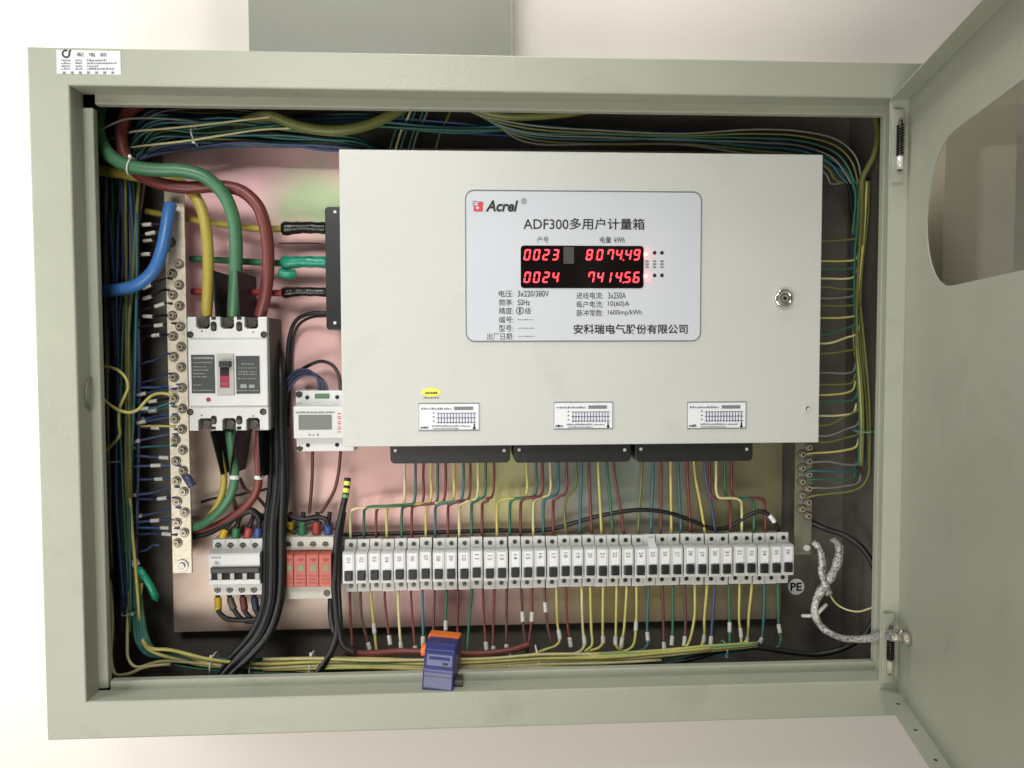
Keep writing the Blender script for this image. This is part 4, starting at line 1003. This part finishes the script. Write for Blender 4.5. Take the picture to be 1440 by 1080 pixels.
# ------------------------------------------------------------------ wires below the breakers
# (start u, colour, points after the start, sleeve position or None)
BOT = [(492, 'b', [(493, 870), (496, 912)], None), (507, 'b', [(509, 870), (520, 914)], (518, 911)), (522, 'y', [(525.5, 878), (530, 920)], (525.5, 884)), (541, 'b', [(544, 872), (550, 914)], (548, 900)),
       (560, 'p', [(561, 870), (564.5, 918)], (564, 910)), (578, 'r', [(580, 870), (585, 920)], (584.5, 914)), (594, 't', [(595, 870), (595, 912)], (595, 902)), (611, 'b', [(610, 870), (608, 918)], None),
       (628, 'g', [(627, 870), (627, 905)], (627, 879)), (644, 'b', [(643.5, 880), (643, 920)], None), (663.5, 'g', [(659.5, 878), (657, 925)], None), (679, 'r', [(681, 875), (684.5, 918)], (684, 909)),
       (695, 'b', [(693.5, 880), (694, 922)], (694, 916)), (712.5, 'b', [(712, 875), (712.5, 920)], (712.5, 913)), (733, 'b', [(735, 868), (737, 890), (741, 918)], (735, 868)), (748, 'b', [(748, 868), (745, 892), (742, 918)], (748, 868)),
       (766, 'b', [(767, 854), (770, 880), (776, 908)], (767, 854)), (782.5, 'y', [(784, 878), (787, 900), (783, 907), (768, 913), (742, 923)], (784.5, 892)), (796, 'b', [(797, 870), (803, 910)], (803, 903)),
       (818, 'p', [(819.5, 885), (821.5, 908), (814, 917), (790, 921)], (820, 902)), (830, 'y', [(831.5, 885), (832, 908), (822, 916)], None), (848, 'y', [(847.5, 890), (847.5, 905), (842, 911), (824, 916)], (847.5, 899)),
       (867, 'y', [(866, 890), (866, 907), (872, 914)], (866, 903)), (881, 'y', [(877.5, 885), (874, 905), (874, 915)], (874.5, 905)), (895, 'y', [(894.5, 878), (890, 908), (880, 915), (850, 919)], (894.5, 879)),
       (912, 't', [(910, 885), (910.5, 907), (904, 914), (880, 917)], (910, 893)), (932, 'b', [(933, 880), (934, 914)], (934, 911)), (946, 'g', [(946, 880), (944.5, 908)], (944.5, 902)), (963, 'b', [(964, 880), (961.5, 912)], (961.5, 902)),
       (977, 'y', [(976.5, 868), (968, 905), (962, 912), (930, 918)], None), (994, 'y', [(990.5, 870), (990, 895), (986, 908), (968, 913), (930, 920)], (990, 892)), (1005, 'n', [(1001, 885), (999, 912)], (999, 902)),
       (1025, 'g', [(1026, 875), (1026, 908)], (1026, 882)), (1040, 'y', [(1039.5, 875), (1042, 892), (1042, 907)], (1041.5, 890)), (1057, 'y', [(1053, 865), (1051, 896), (1047, 905), (1030, 908), (990, 914)], (1051, 893)),
       (1075, 't', [(1073, 882), (1071, 898), (1066, 905), (1040, 909)], (1072, 896)), (1094, 'g', [(1095, 878), (1098, 900), (1094, 910), (1080, 912)], (1095.3, 879))]
for i, (u, c, rest, slv) in enumerate(BOT):
    m, cn = CN[c]; n = len(rest)
    vt = 834-(u-490)*0.026
    pts = [(u, vt-8, .132), (u, vt+6, .128)] + [(p[0], p[1], .126-.018*(k+1)/n if p[1] < 900 else .104) for k, p in enumerate(rest)]
    if c == 'b' and i % 3 == 0: m, cn = 'w_red', 'dark red'
    sl = [(slv[0], slv[1], .0135, 'sleeve', 1.5, .110)] if slv else []
    wire('outgoing_wire', '%s wire hanging below the breaker row, %s from the left' % (cn, ORD[i+1]), 'wire', pts, 0.0021, m, y=.11, group='wires below the breaker row', seg=6, per=5, sleeves=sl)

# ------------------------------------------------------------------ bottom bundle
wire('outgoing_cable', 'red cable lying on the bottom bundle through the blue clamp', 'cable', [(484, 916, .10), (494, 918, .098), (520, 919, .094), (560, 916, .09), (600, 917, .088), (640, 919, .088), (680, 919, .09), (720, 914, .094), (745, 906, .10)], 0.0046, 'c_red', seg=10)
BG = 'wires of the bottom bundle'
cols = ['w_yellow', 'w_pale', 'w_yellow', 'w_lgreen', 'w_yellow', 'w_green', 'w_pale', 'w_yellow', 'w_teal', 'w_yellow', 'w_green', 'w_lgreen', 'w_green', 'w_yellow', 'w_teal', 'w_green', 'w_pale', 'w_green', 'w_yellow', 'w_teal', 'w_lgreen', 'w_green', 'w_yellow', 'w_teal', 'w_olive', 'w_green', 'w_pale', 'w_teal', 'w_green', 'w_yellow']
names = {'w_green': 'green', 'w_yellow': 'yellow', 'w_teal': 'teal', 'w_pale': 'pale yellow', 'w_lgreen': 'light green', 'w_olive': 'olive', 'w_blue': 'blue', 'w_navy': 'navy blue', 'w_grey': 'grey', 'w_red': 'red', 'w_brown': 'brown', 'w_slate': 'slate blue', 'w_black': 'black'}
nbw = len(cols)
for k, m in enumerate(cols):
    f = k/(nbw-1); rng2 = random.Random(50+k); j = lambda s: rng2.uniform(-s, s)
    lane = (rng2.random())            # place in the bundle, swapped along the way
    yb = 0.088+0.022*rng2.random()
    yellowish = m in ('w_yellow', 'w_pale', 'w_lgreen')
    top = 2 if yellowish else -1
    if yellowish: yb = 0.080+0.008*rng2.random(); f = 0.08+0.62*sum(q in ('w_yellow', 'w_pale', 'w_lgreen') for q in cols[:k])/12
    uEnd = rng2.choice((830, 900, 960, 1010, 1060)) if k % 3 else 1065
    full = [(184+10*f+j(4), 800, .12+j(.008)), (189+11*f+j(3), 860, .112), (193+12*f+j(4), 905-8*f, .104), (203+14*f, 921-8*f+j(2), yb), (245+j(6), 920+13*f+j(2), yb), (300, 921+22*f+j(2), yb), (370, 924+21*f+j(2), yb+j(.004)), (440, 926+17*f-top*.4+j(2), yb), (520, 928+17*f-top+j(2), yb+j(.004)), (600, 930+14*f-top+j(2), yb), (690, 926+17*f-top+j(2), yb), (760, 922+19*f-top+j(2), yb),
            (850, 919+19*f-top+j(2), yb+j(.003)), (930, 915+18*f-top+j(2), yb), (1000, 908+14*f-top*.5+j(1.5), yb), (1065, 904+7*f, yb+.004)]
    pts = [p for p in full if p[0] <= uEnd+1]
    if k in (7, 13): pts = [(193+6*(k == 13), 820, .118), (196, 868, .11), (204, 903, .102), (214, 912, yb), (240, 914, yb)] + [p for p in pts if p[0] > 290]
    if yellowish and k not in (7, 13, 18): pts = [p for p in pts if p[0] > 350]
    wire('bundle_wire', '%s wire in the bundle along the cabinet bottom, %s of that colour from above' % (names[m], ORD[1+cols[:k].count(m)]), 'wire', pts, 0.0024, m, group=BG, seg=6, per=5)
wire('bundle_wire', 'yellow wire bending low out of the bundle at lower left corner', 'wire', [(186, 800, .115), (181, 850, .11), (179, 900, .10), (181, 928, .09), (192, 938, .085), (225, 930, .085), (270, 932, .085), (330, 938, .085), (400, 941, .085), (442, 945, .085)], 0.0022, 'w_pale', group=BG, seg=6)
wire('bundle_wire', 'yellow wire crossing at the corner floor', 'wire', [(148, 770, .13), (155, 820, .12), (158, 880, .11), (156, 925, .10), (162, 948, .09), (180, 948, .085), (205, 938, .08), (240, 934, .085)], 0.0024, 'w_pale', group=BG, seg=6)
wire('bundle_wire', 'pale wire dropping along the left wall to the floor', 'wire', [(137, 762, .14), (148, 775, .13), (152, 815, .12), (156, 850, .115), (155, 900, .105), (152, 945, .095)], 0.0022, 'w_grey', group=BG, seg=6)

# ------------------------------------------------------------------ wires along the left wall
LG = 'wires running down the left side'
spec = [('w_grey', 147, 240, 153, 420, 152, 560, 155, 700, 150, 850), ('w_grey', 150, 250, 149, 400, 150, 540, 153, 640, 158, 800), ('w_olive', 163, 245, 160, 330, 171, 400, 172, 480, 168, 640), ('w_olive', 160, 250, 164, 340, 170, 410, 176, 560, 182, 800),
        ('w_teal', 168, 245, 170, 340, 168, 430, 166, 560, 178, 780), ('w_blue', 172, 245, 175, 340, 172, 430, 170, 560, 180, 760), ('w_teal', 176, 245, 180, 330, 182, 430, 178, 560, 184, 800), ('w_blue', 180, 245, 186, 340, 178, 440, 172, 540, 182, 740),
        ('w_teal', 184, 245, 188, 330, 190, 420, 182, 560, 186, 820), ('w_green', 186, 250, 193, 350, 192, 430, 186, 520, 184, 820), ('w_olive', 196, 250, 190, 330, 186, 400, 181, 470, 184, 700), ('w_grey', 204, 255, 196, 300, 190, 380, 194, 470, 196, 540),
        ('w_navy', 170, 250, 174, 350, 168, 450, 166, 540, 176, 740), ('w_navy', 178, 260, 178, 360, 176, 460, 168, 560, 174, 700), ('w_green', 164, 255, 168, 360, 174, 480, 176, 620, 182, 830), ('w_teal', 158, 260, 158, 380, 160, 500, 166, 640, 176, 800),
        ('w_green', 190, 300, 187, 420, 184, 520, 178, 640, 188, 840), ('w_brown', 139, 300, 140, 420, 142, 540, 150, 700, 158, 880), ('w_green', 174, 420, 172, 500, 170, 600, 174, 700, 180, 830), ('w_teal', 170, 400, 166, 520, 166, 620, 170, 700, 178, 820),
        ('w_olive', 186, 470, 184, 560, 182, 640, 184, 720, 192, 850), ('w_green', 168, 520, 170, 600, 172, 680, 177, 760, 190, 880), ('w_slate', 182, 500, 178, 600, 176, 680, 178, 740, 186, 820), ('w_yellow', 182, 620, 183, 680, 186, 740, 190, 800, 196, 870),
        ('w_green', 176, 600, 176, 660, 180, 740, 186, 830, 196, 905), ('w_grey', 140, 600, 142, 700, 146, 760, 150, 840, 160, 900), ('w_brown', 160, 640, 160, 720, 162, 800, 164, 860, 170, 900)]
rq = random.Random(77)
for q in range(26):
    m = rq.choice(('w_teal', 'w_green', 'w_blue', 'w_teal', 'w_green', 'w_navy', 'w_olive', 'w_grey', 'w_slate'))
    a_ = rq.uniform(144, 196); v_ = rq.choice((238, 245, 250, 300, 420))
    sp_ = [m]
    for t_ in range(5):
        u_ = a_ + (178 + (a_-170)*.35 - a_)*t_/4 + rq.uniform(-5, 5); sp_ += [u_, v_ + (rq.uniform(820, 890)-v_)*t_/4]
    spec.append(tuple(sp_))
for k, s in enumerate(spec):
    m = s[0]; pr = [(s[1+2*i], s[2+2*i]) for i in range(5)]
    rng2 = random.Random(90+k); d0 = rng2.uniform(.105, .16)
    wire('side_wire', '%s wire in the left wall bundle, %s of that colour' % (names[m], ORD[1+sum(q[0] == m for q in sorted(spec[:], key=lambda q: q[5]) [:sorted(spec, key=lambda q: q[5]).index(s)])]) + ' from the left', 'wire', [(u+rng2.uniform(-1, 1), v, d0+rng2.uniform(-.008, .008)) for u, v in pr], rng2.choice((.0019, .0022, .0025)), m, group=LG, seg=6, per=6)
wire('loose_wire', 'loose yellow green wire curling in front of the left bundle', 'wire', [(244, 556, .105), (228, 553, .10), (214, 556, .092), (203, 566, .086), (194, 576, .082), (182, 580, .08), (168, 577, .08), (152, 568, .085), (140, 555, .095), (131, 540, .11)], 0.0023, 'w_yellow', seg=7)
wire('loose_wire', 'loose pale wire making an S curve down the left bundle', 'wire', [(132, 516, .10), (148, 516, .092), (165, 520, .086), (177, 532, .084), (180, 545, .084), (174, 560, .086), (168, 575, .088), (167, 595, .09), (168, 612, .09), (158, 625, .092), (145, 638, .098), (134, 655, .105)], 0.0021, 'w_yellow', seg=7)
wire('loose_wire', 'thin dark wire bulging over the left frame lip', 'wire', [(131, 592, .06), (126, 578, .03), (122, 560, .015), (122, 545, .015), (127, 532, .03), (132, 526, .06)], 0.0013, 'w_grey', seg=6)
tp = wire('taped_wire_end', 'wire end wrapped in green tape sticking out of left bundle', 'wire', [(184, 768, .13), (188, 785, .118), (192, 795, .11), (203, 810, .105), (213, 827, .105), (221, 845, .11)], 0.0024, 'w_green',
          sleeves=[(209, 820, .050, 'tape_green', 2.1, .105, 'tape_wrap'), (191, 792, .008, 'sleeve', 2.2, .112, 'tape_band')])

# ------------------------------------------------------------------ neutral wires to the left busbar
NEU = [(196, 318, 232, 316, 'k', 208), (198, 331, 232, 326, 'k', 213), (196, 340, 232, 334, 'k', 208), (196, 359, 236, 352, 'k', 205), (198, 408, 240, 392, 'k', 207), (198, 422, 236, 408, 'k', 207), (198, 437, 240, 427, 'k', 226), (196, 446, 238, 444, 'k', 208), (200, 459, 246, 455, 'k', 225), (202, 476, 240, 471, 'k', 221),
       (200, 512, 240, 498, 'n', 0), (200, 538, 242, 526, 'n', 0), (196, 546, 253, 541, 'b', 0), (190, 557, 246, 547, 'n', 199), (196, 568, 243, 561, 'k', 216), (192, 576, 243, 568, 't', 202), (192, 582, 246, 572, 't', 216), (186, 593, 247, 583, 'b', 196), (186, 598, 247, 587, 's', 199), (182, 600, 244, 600, 'y', 0),
       (178, 602, 250, 604, 'n', 222), (182, 624, 248, 611, 's', 190), (178, 632, 246, 627, 't', 185), (182, 642, 250, 645, 's', 233), (176, 658, 252, 655, 's', 220), (180, 677, 248, 674, 's', 228), (178, 699, 250, 685, 's', 185), (184, 703, 247, 700, 'n', 231), (182, 729, 252, 714, 's', 193), (180, 737, 247, 731, 's', 220), (180, 744, 250, 743, 'b', 238), (188, 778, 222, 767, 'g', 0), (196, 752, 247, 752, 'n', 238)]
NC = {'k': ('w_black', 'dark'), 'n': ('w_navy', 'navy'), 'b': ('w_blue', 'blue'), 't': ('w_teal', 'teal'), 's': ('w_slate', 'slate blue'), 'y': ('w_yellow', 'yellow'), 'g': ('w_slate', 'grey blue')}
for k, (u0, v0, u1, v1, c, s) in enumerate(NEU):
    m, cn = NC[c]; rng2 = random.Random(200+k); d0 = .128+rng2.uniform(-.008, .008)
    mid = ((u0+u1)/2, (v0+v1)/2+rng2.uniform(-2.5, 1.5))
    pts = [(u0-8, v0+rng2.uniform(4, 14), d0+.01), (u0, v0, d0), (*mid, d0-.006), (u1-6, v1-.5, .114), (u1+2, v1, .1105)]
    wire('neutral_wire', '%s wire to the neutral busbar, %s counted from the top' % (cn, ORD[k+1]), 'wire', pts, 0.0018, m, group='wires to the neutral busbar', seg=6, per=5,
         sleeves=[(s, v0+(v1-v0)*(s-u0)/(u1-u0), .0125, 'sleeve', 1.55, d0-.004)] if s else [])
wire('spare_boot', 'grey blue insulating boot hanging beside the neutral busbar', 'sleeve', [(258, 664, .118), (264, 673, .112), (271, 684, .112)], 0.0058, 'w_slate', seg=10)

# ------------------------------------------------------------------ wires along the top
TG = 'wires along the top of the cabinet'
tcol = ['w_teal', 'w_blue', 'w_green', 'w_slate', 'w_teal', 'w_grey', 'w_green', 'w_teal', 'w_olive', 'w_green', 'w_teal', 'w_slate', 'w_blue', 'w_teal', 'w_green', 'w_blue', 'w_teal', 'w_navy', 'w_green', 'w_teal', 'w_olive', 'w_teal', 'w_green', 'w_blue', 'w_navy', 'w_teal', 'w_green', 'w_black', 'w_black', 'w_olive', 'w_green', 'w_navy', 'w_teal', 'w_black', 'w_green']
for k, m in enumerate(tcol):
    f = k/(len(tcol)-1); rng2 = random.Random(300+k); j = lambda s: rng2.uniform(-s, s)
    d0 = .11+.05*rng2.random()
    if k % 2 == 0 or k < 8:
        pts = [(188+j(8), 232+j(12), d0), (215, 216-40*f+j(6), d0), (270, 208-40*f+j(5), d0), (330, 206-38*f+j(4), d0), (400, 206-28*f+j(4), d0), (460, 208-24*f+j(4), d0), (510, 214-18*f+j(4), d0+.01), (548+j(16), 226+j(4), .15), (575+j(18), 262, .158)]
    else:
        pts = [(170+j(12), 250, d0), (205, 200-40*f+j(6), d0), (290, 192-36*f+j(6), d0), (400, 186-26*f+j(6), d0), (520, 178-16*f+j(8), d0), (640, 178+j(10), d0), (760, 182+j(10), d0), (900, 190+j(9), d0), (1020, 198+j(8), d0), (1110, 208+j(8), d0), (1170, 226+j(8), d0), (1200+j(8), 262, d0), (1205+j(8), 330, d0)]
    wire('top_wire', '%s wire in the bundle under the cabinet roof, %s of that colour from below' % (names[m], ORD[1+tcol[:k].count(m)]), 'wire', pts, rng2.choice((.0019, .0023)), m, group=TG, seg=6, per=6)
wire('top_wire', 'pale wire slanting up across the dark top left wires', 'wire', [(150, 218, .13), (182, 208, .11), (220, 203, .098), (270, 197, .092), (320, 189, .092), (370, 182, .095), (430, 180, .10)], 0.0016, 'w_pale', seg=6)
wire('top_wire', 'higher pale wire slanting up at top left', 'wire', [(146, 200, .13), (182, 186, .11), (230, 181, .098), (290, 175, .092), (340, 169, .095), (385, 164, .10)], 0.0015, 'w_pale', seg=6)
wire('top_wire', 'thin grey wire rising from the left across the red cable', 'wire', [(124, 196, .09), (135, 186, .085), (150, 178, .08), (175, 168, .082), (200, 166, .09), (250, 168, .105), (310, 176, .13), (360, 186, .15)], 0.0016, 'w_grey', seg=6)
for k, (u, m) in enumerate(((548, 'w_green'), (556, 'w_pale'), (563, 'w_teal'), (574, 'w_green'), (580, 'w_grey'), (612, 'w_olive'))):
    wire('drop_wire', '%s wire dropping behind the top edge of metering box, %s of six' % (names[m], ORD[k+1]), 'wire', [(u+26, 130, .14), (u+20, 160, .13), (u+8, 185, .13), (u, 215, .14), (u-2, 240, .15)], 0.0018, m, group='wires dropping behind the metering box', seg=6)
for k in range(7):
    rng2 = random.Random(400+k); j = lambda s: rng2.uniform(-s, s)
    m = ('w_grey', 'w_olive', 'w_green', 'w_grey', 'w_teal', 'w_olive', 'w_grey')[k]
    wire('top_wire', '%s wire swooping along the top towards right corner, %s from above' % (names[m], ORD[k+1]), 'wire', [(628+8*k, 135, .12), (665+6*k, 158+3*k, .11), (740, 176+4*k+j(2), .105), (850, 185+3*k+j(3), .105), (960, 186+3*k+j(3), .105), (1060, 182+6*k, .105), (1130, 185+7*k, .105), (1180-3*k, 198+8*k, .105), (1204-6*k, 222+6*k, .108), (1212-5*k, 258, .11)], 0.0015, m, group=TG, seg=6, per=6)

# ------------------------------------------------------------------ earth wires at the right
wire('earth_cable', 'yellow earth cable curving down in the upper right corner', 'cable', [(1222, 140, .11), (1231, 165, .10), (1234, 192, .095), (1229, 218, .095), (1220, 236, .10), (1213, 250, .105), (1212, 300, .11), (1210, 345, .11)], 0.0042, 'w_olive', seg=9)
RG = 'wires running down the right side'
for k, (m, us) in enumerate((('w_olive', (1213, 1211, 1208, 1205, 1206, 1212, 1214, 1212)), ('w_yellow', (1219, 1216, 1212, 1206, 1205, 1209, 1212, 1211)), ('w_green', (1208, 1206, 1202, 1202, 1204, 1206, 1209, 1208)), ('w_olive', (1222, 1220, 1214, 1210, 1209, 1216, 1220, 1221)),
                             ('w_green', (1204, 1203, 1201, 1200, 1203, 1207, 1211, 1212)), ('w_teal', (1211, 1209, 1205, 1206, 1208, 1212, 1214, 1214)), ('w_yellow', (1215, 1214, 1208, 1207, 1211, 1219, 1223, 1223)), ('w_pale', (1210, 1212, 1209, 1203, 1201, 1210, 1216, 1217)), ('w_grey', (1206, 1208, 1206, 1209, 1212, 1215, 1218, 1219)), ('w_slate', (1198, 1199, 1198, 1200, 1204, 1206, 1207, 1206)), ('w_lgreen', (1217, 1218, 1215, 1212, 1213, 1217, 1218, 1216)))):
    vs = (255, 310, 360, 420, 480, 540, 600, 655); d0 = .105+.004*k
    wire('earth_wire', '%s earth wire in the right wall bundle, %s strand' % (names[m], ORD[k+1]), 'wire', [(u, v, d0) for u, v in zip(us, vs)], 0.0019, m, group=RG, seg=6)
RW = [(338, 337), (367, 367), (379, 378), (392, 392), (404, 408), (419, 418), (430, 430), (447, 446), (470, 458), (482, 472), (497, 492), (525, 525), (541, 540), (556, 551), (565, 564), (584, 583), (597, 580), (612, 600), (621, 613), (637, 631), (650, 655), (662, 664), (674, 676), (686, 682)]
for k, (v0, v1) in enumerate(RW):
    m = ('w_olive', 'w_yellow', 'w_green', 'w_pale', 'w_olive', 'w_grey')[k % 6] if v0 < 640 else ('w_teal', 'w_green', 'w_grey')[k % 3]
    rng2 = random.Random(500+k); u1 = 1203+rng2.uniform(-4, 4)
    us = 1134 if v0 > 628 else 1128
    wire('earth_wire', '%s wire to the earth busbar, %s counted from the top' % (names[m], ORD[k+1]), 'wire', [(us, v0+1, .1185), (us+10, v0, .114), (1165, v0+rng2.uniform(-1, 1), .112), (1188, (v0*.35+v1*.65), .112), (u1, v1-3, .114), (u1+4, v1-16, .118)], 0.0017, m, group='wires to the earth busbar', seg=6, per=5)
wire('earth_wire', 'long yellow green wire sweeping up from the earth busbar', 'wire', [(1133, 700, .1185), (1145, 697, .112), (1170, 694, .108), (1195, 691, .105), (1212, 684, .104), (1221, 668, .104), (1223, 640, .104), (1223, 580, .104), (1219, 520, .105), (1214, 470, .106), (1210, 430, .108)], 0.0019, 'w_olive', seg=7)
wire('earth_wire', 'thin white wire crossing over the black loop', 'wire', [(1166, 834, .12), (1175, 848, .115), (1190, 857, .10), (1207, 860, .09), (1222, 856, .078), (1238, 850, .07)], 0.0014, 'w_pale', seg=6)
# braided strap, wrapped in clear tubing
def strap(label, pts, r, flat=.55, name='earth_strap'):
    q = random.Random(len(label)); ws = [q.uniform(.72, 1.18) for _ in range(60)]
    path = catmull(px(pts), 8)
    def rf(t_, r_):
        x_ = t_*24; i_ = int(x_); return r_*(ws[i_]*(1-x_+i_)+ws[i_+1]*(x_-i_))
    return tag(link(name, tube_mesh(path, r, 12, flat=flat, rfun=rf), 'braid'), label, 'earth strap', 'braided earth straps')
strap('braided earth strap from the busbar to the door stud', [(1172, 757, .13), (1180, 768, .12), (1178, 790, .112), (1168, 812, .108), (1155, 830, .106), (1146, 850, .106), (1147, 868, .104), (1158, 884, .095), (1180, 896, .075), (1205, 899, .050), (1232, 896, .022), (1252, 893, -.02), (1270, 892, -.044)], 0.0062)
strap('shorter braided earth strap crossing the long one', [(1143, 762, .122), (1152, 770, .118), (1156, 790, .114), (1156, 808, .110), (1161, 822, .104), (1166, 836, .108)], 0.0056)
wire('cable_tie', 'pale tie end pointing left from the earth strap', 'cable tie', [(1128, 866, .125), (1140, 866, .112), (1148, 864, .106), (1156, 856, .108), (1162, 850, .112)], 0.0028, 'tie', seg=6)

# ------------------------------------------------------------------ cable ties
def tie(label, c, d, rw, y, ry, m='tie', th=0.0013, tail=None):
    """loop of plastic round a bundle; c centre pixel, d in-plane direction across the bundle (pixels), ry depth radius"""
    C = P(c[0], c[1], y); dv = P(c[0]+d[0], c[1]+d[1], y)-C
    pts = [C + dv*math.cos(2*math.pi*k/20) + Vector((0, 1, 0))*(ry*math.sin(2*math.pi*k/20)) for k in range(20)]
    t = thing('cable_tie', label, 'cable tie', group='cable ties')
    link('loop', tube_mesh(pts, th, 6, closed=True), m, t)
    hd = C - dv*0.9 - Vector((0, ry*0.75, 0)) if tail is None else C + dv*tail - Vector((0, ry*0.8, 0))
    link('head', box(hd.x-.0020, hd.x+.0020, hd.y-.0022, hd.y+.0016, hd.z-.0022, hd.z+.0024, .0005), m, t)
    return t
tie('white cable tie gripping the thick green cable', (184, 234), (-3, 11.3), 1, .066, .0106, tail=-1.0)
tie('cable tie left of the black cables on bottom bundle', (301, 932), (1, -13), 1, .098, .018, tail=1.05)
tie('cable tie on bottom bundle below the surge protector', (439, 932), (1, -15), 1, .098, .018, tail=1.15)
tie('cable tie on bottom bundle just right of the black cables', (356, 935), (0, -11), 1, .096, .020, th=.0010)
tie('cable tie on bottom bundle right of the blue clamp', (715, 932), (2, -15), 1, .098, .018)
tie('cable tie on bottom bundle where yellow wires join', (757, 926), (-4, -17), 1, .098, .018)
tie('cable tie near the right end of bottom bundle', (1018, 911), (0, -8), 1, .098, .016, 'tie_dim')
tie('teal cable tie round the left vertical bundle', (166, 646), (-16, 0), 1, .13, .03, 'tie_dim')
tie('faint cable tie low on the left vertical bundle', (184, 859), (-10, 1), 1, .115, .02, 'tie_dim', .001)
tie('cable tie on the dark top left wires', (276, 192), (-2, -13), 1, .11, .02, 'tie', .001)
tie('cable tie round the right vertical bundle', (1213, 606), (-11, 0), 1, .112, .02, 'tie_dim', .001)

# ------------------------------------------------------------------ blue clamp on the red cable
cl = thing('clamp_sensor', 'blue and orange clamp sensor standing on the lower cabinet lip', 'sensor', tuple(P(625, 962, .03)))
Rm = Matrix.Translation(P(622, 934, .033)) @ Matrix.Rotation(math.radians(-10), 4, 'Z') @ Matrix.Rotation(math.radians(3), 4, 'Y')
def clp(name, me, m, parent=None):
    me.transform(Rm); o = link(name, me, m, cl); o.matrix_parent_inverse = Matrix.Translation(-cl.location); return o
prof_c = [(0.026, 0.034), (-0.012, 0.034), (-0.020, 0.026), (-0.0245, 0.004), (-0.0270, 0.001), (-0.0275, -0.028), (-0.024, -0.031), (0.026, -0.031)]
clp('shell', side_prism(prof_c, -0.021, 0.021, 0.0022), 'blue_shell')
clp('orange_core', box(-0.0232, 0.0205, 0.008, 0.0275, -0.012, 0.0362, .003), 'orange')
clp('cable_grommet', tube_mesh([Vector((-0.033, .018, 0.010)), Vector((-0.0245, .018, 0.010))], 0.0085, 14), 'orange')
# inclined label with print
def lab(z0, z1, x0, x1, off, m, nm):
    def yy(z):  # lies on the sloped front
        return -0.020 + (0.026-z)/(0.022)*(-0.0045) - off
    return clp(nm, mesh([(x0, yy(z0), z0), (x1, yy(z0), z0), (x1, yy(z1), z1), (x0, yy(z1), z1)], [(0, 1, 2, 3)]), m)
lab(0.0075, 0.0215, -0.0165, 0.0175, .0004, 'blue_label', 'front_label')
lab(0.0150, 0.0190, -0.0140, 0.0145, .0006, 'blue_shell', 'label_print')
lab(0.0092, 0.0120, 0.0050, 0.0125, .0006, 'ink', 'label_print')
clp('seam', box(-0.0214, 0.0214, 0.0060, 0.0068, -0.0305, 0.0335), 'black')
for sx in (-0.016, 0.016): clp('clamp_screw', disc(0.0016, 0.0005, 10, 0, -0.0272).copy() if False else box(sx-.0013, sx+.0013, -0.0276, -0.0269, -0.0265, -0.0239, .0004), 'black')
clp('lower_groove', box(-0.0195, 0.0195, -0.0274, -0.0268, -0.0065, -0.0058), 'black')
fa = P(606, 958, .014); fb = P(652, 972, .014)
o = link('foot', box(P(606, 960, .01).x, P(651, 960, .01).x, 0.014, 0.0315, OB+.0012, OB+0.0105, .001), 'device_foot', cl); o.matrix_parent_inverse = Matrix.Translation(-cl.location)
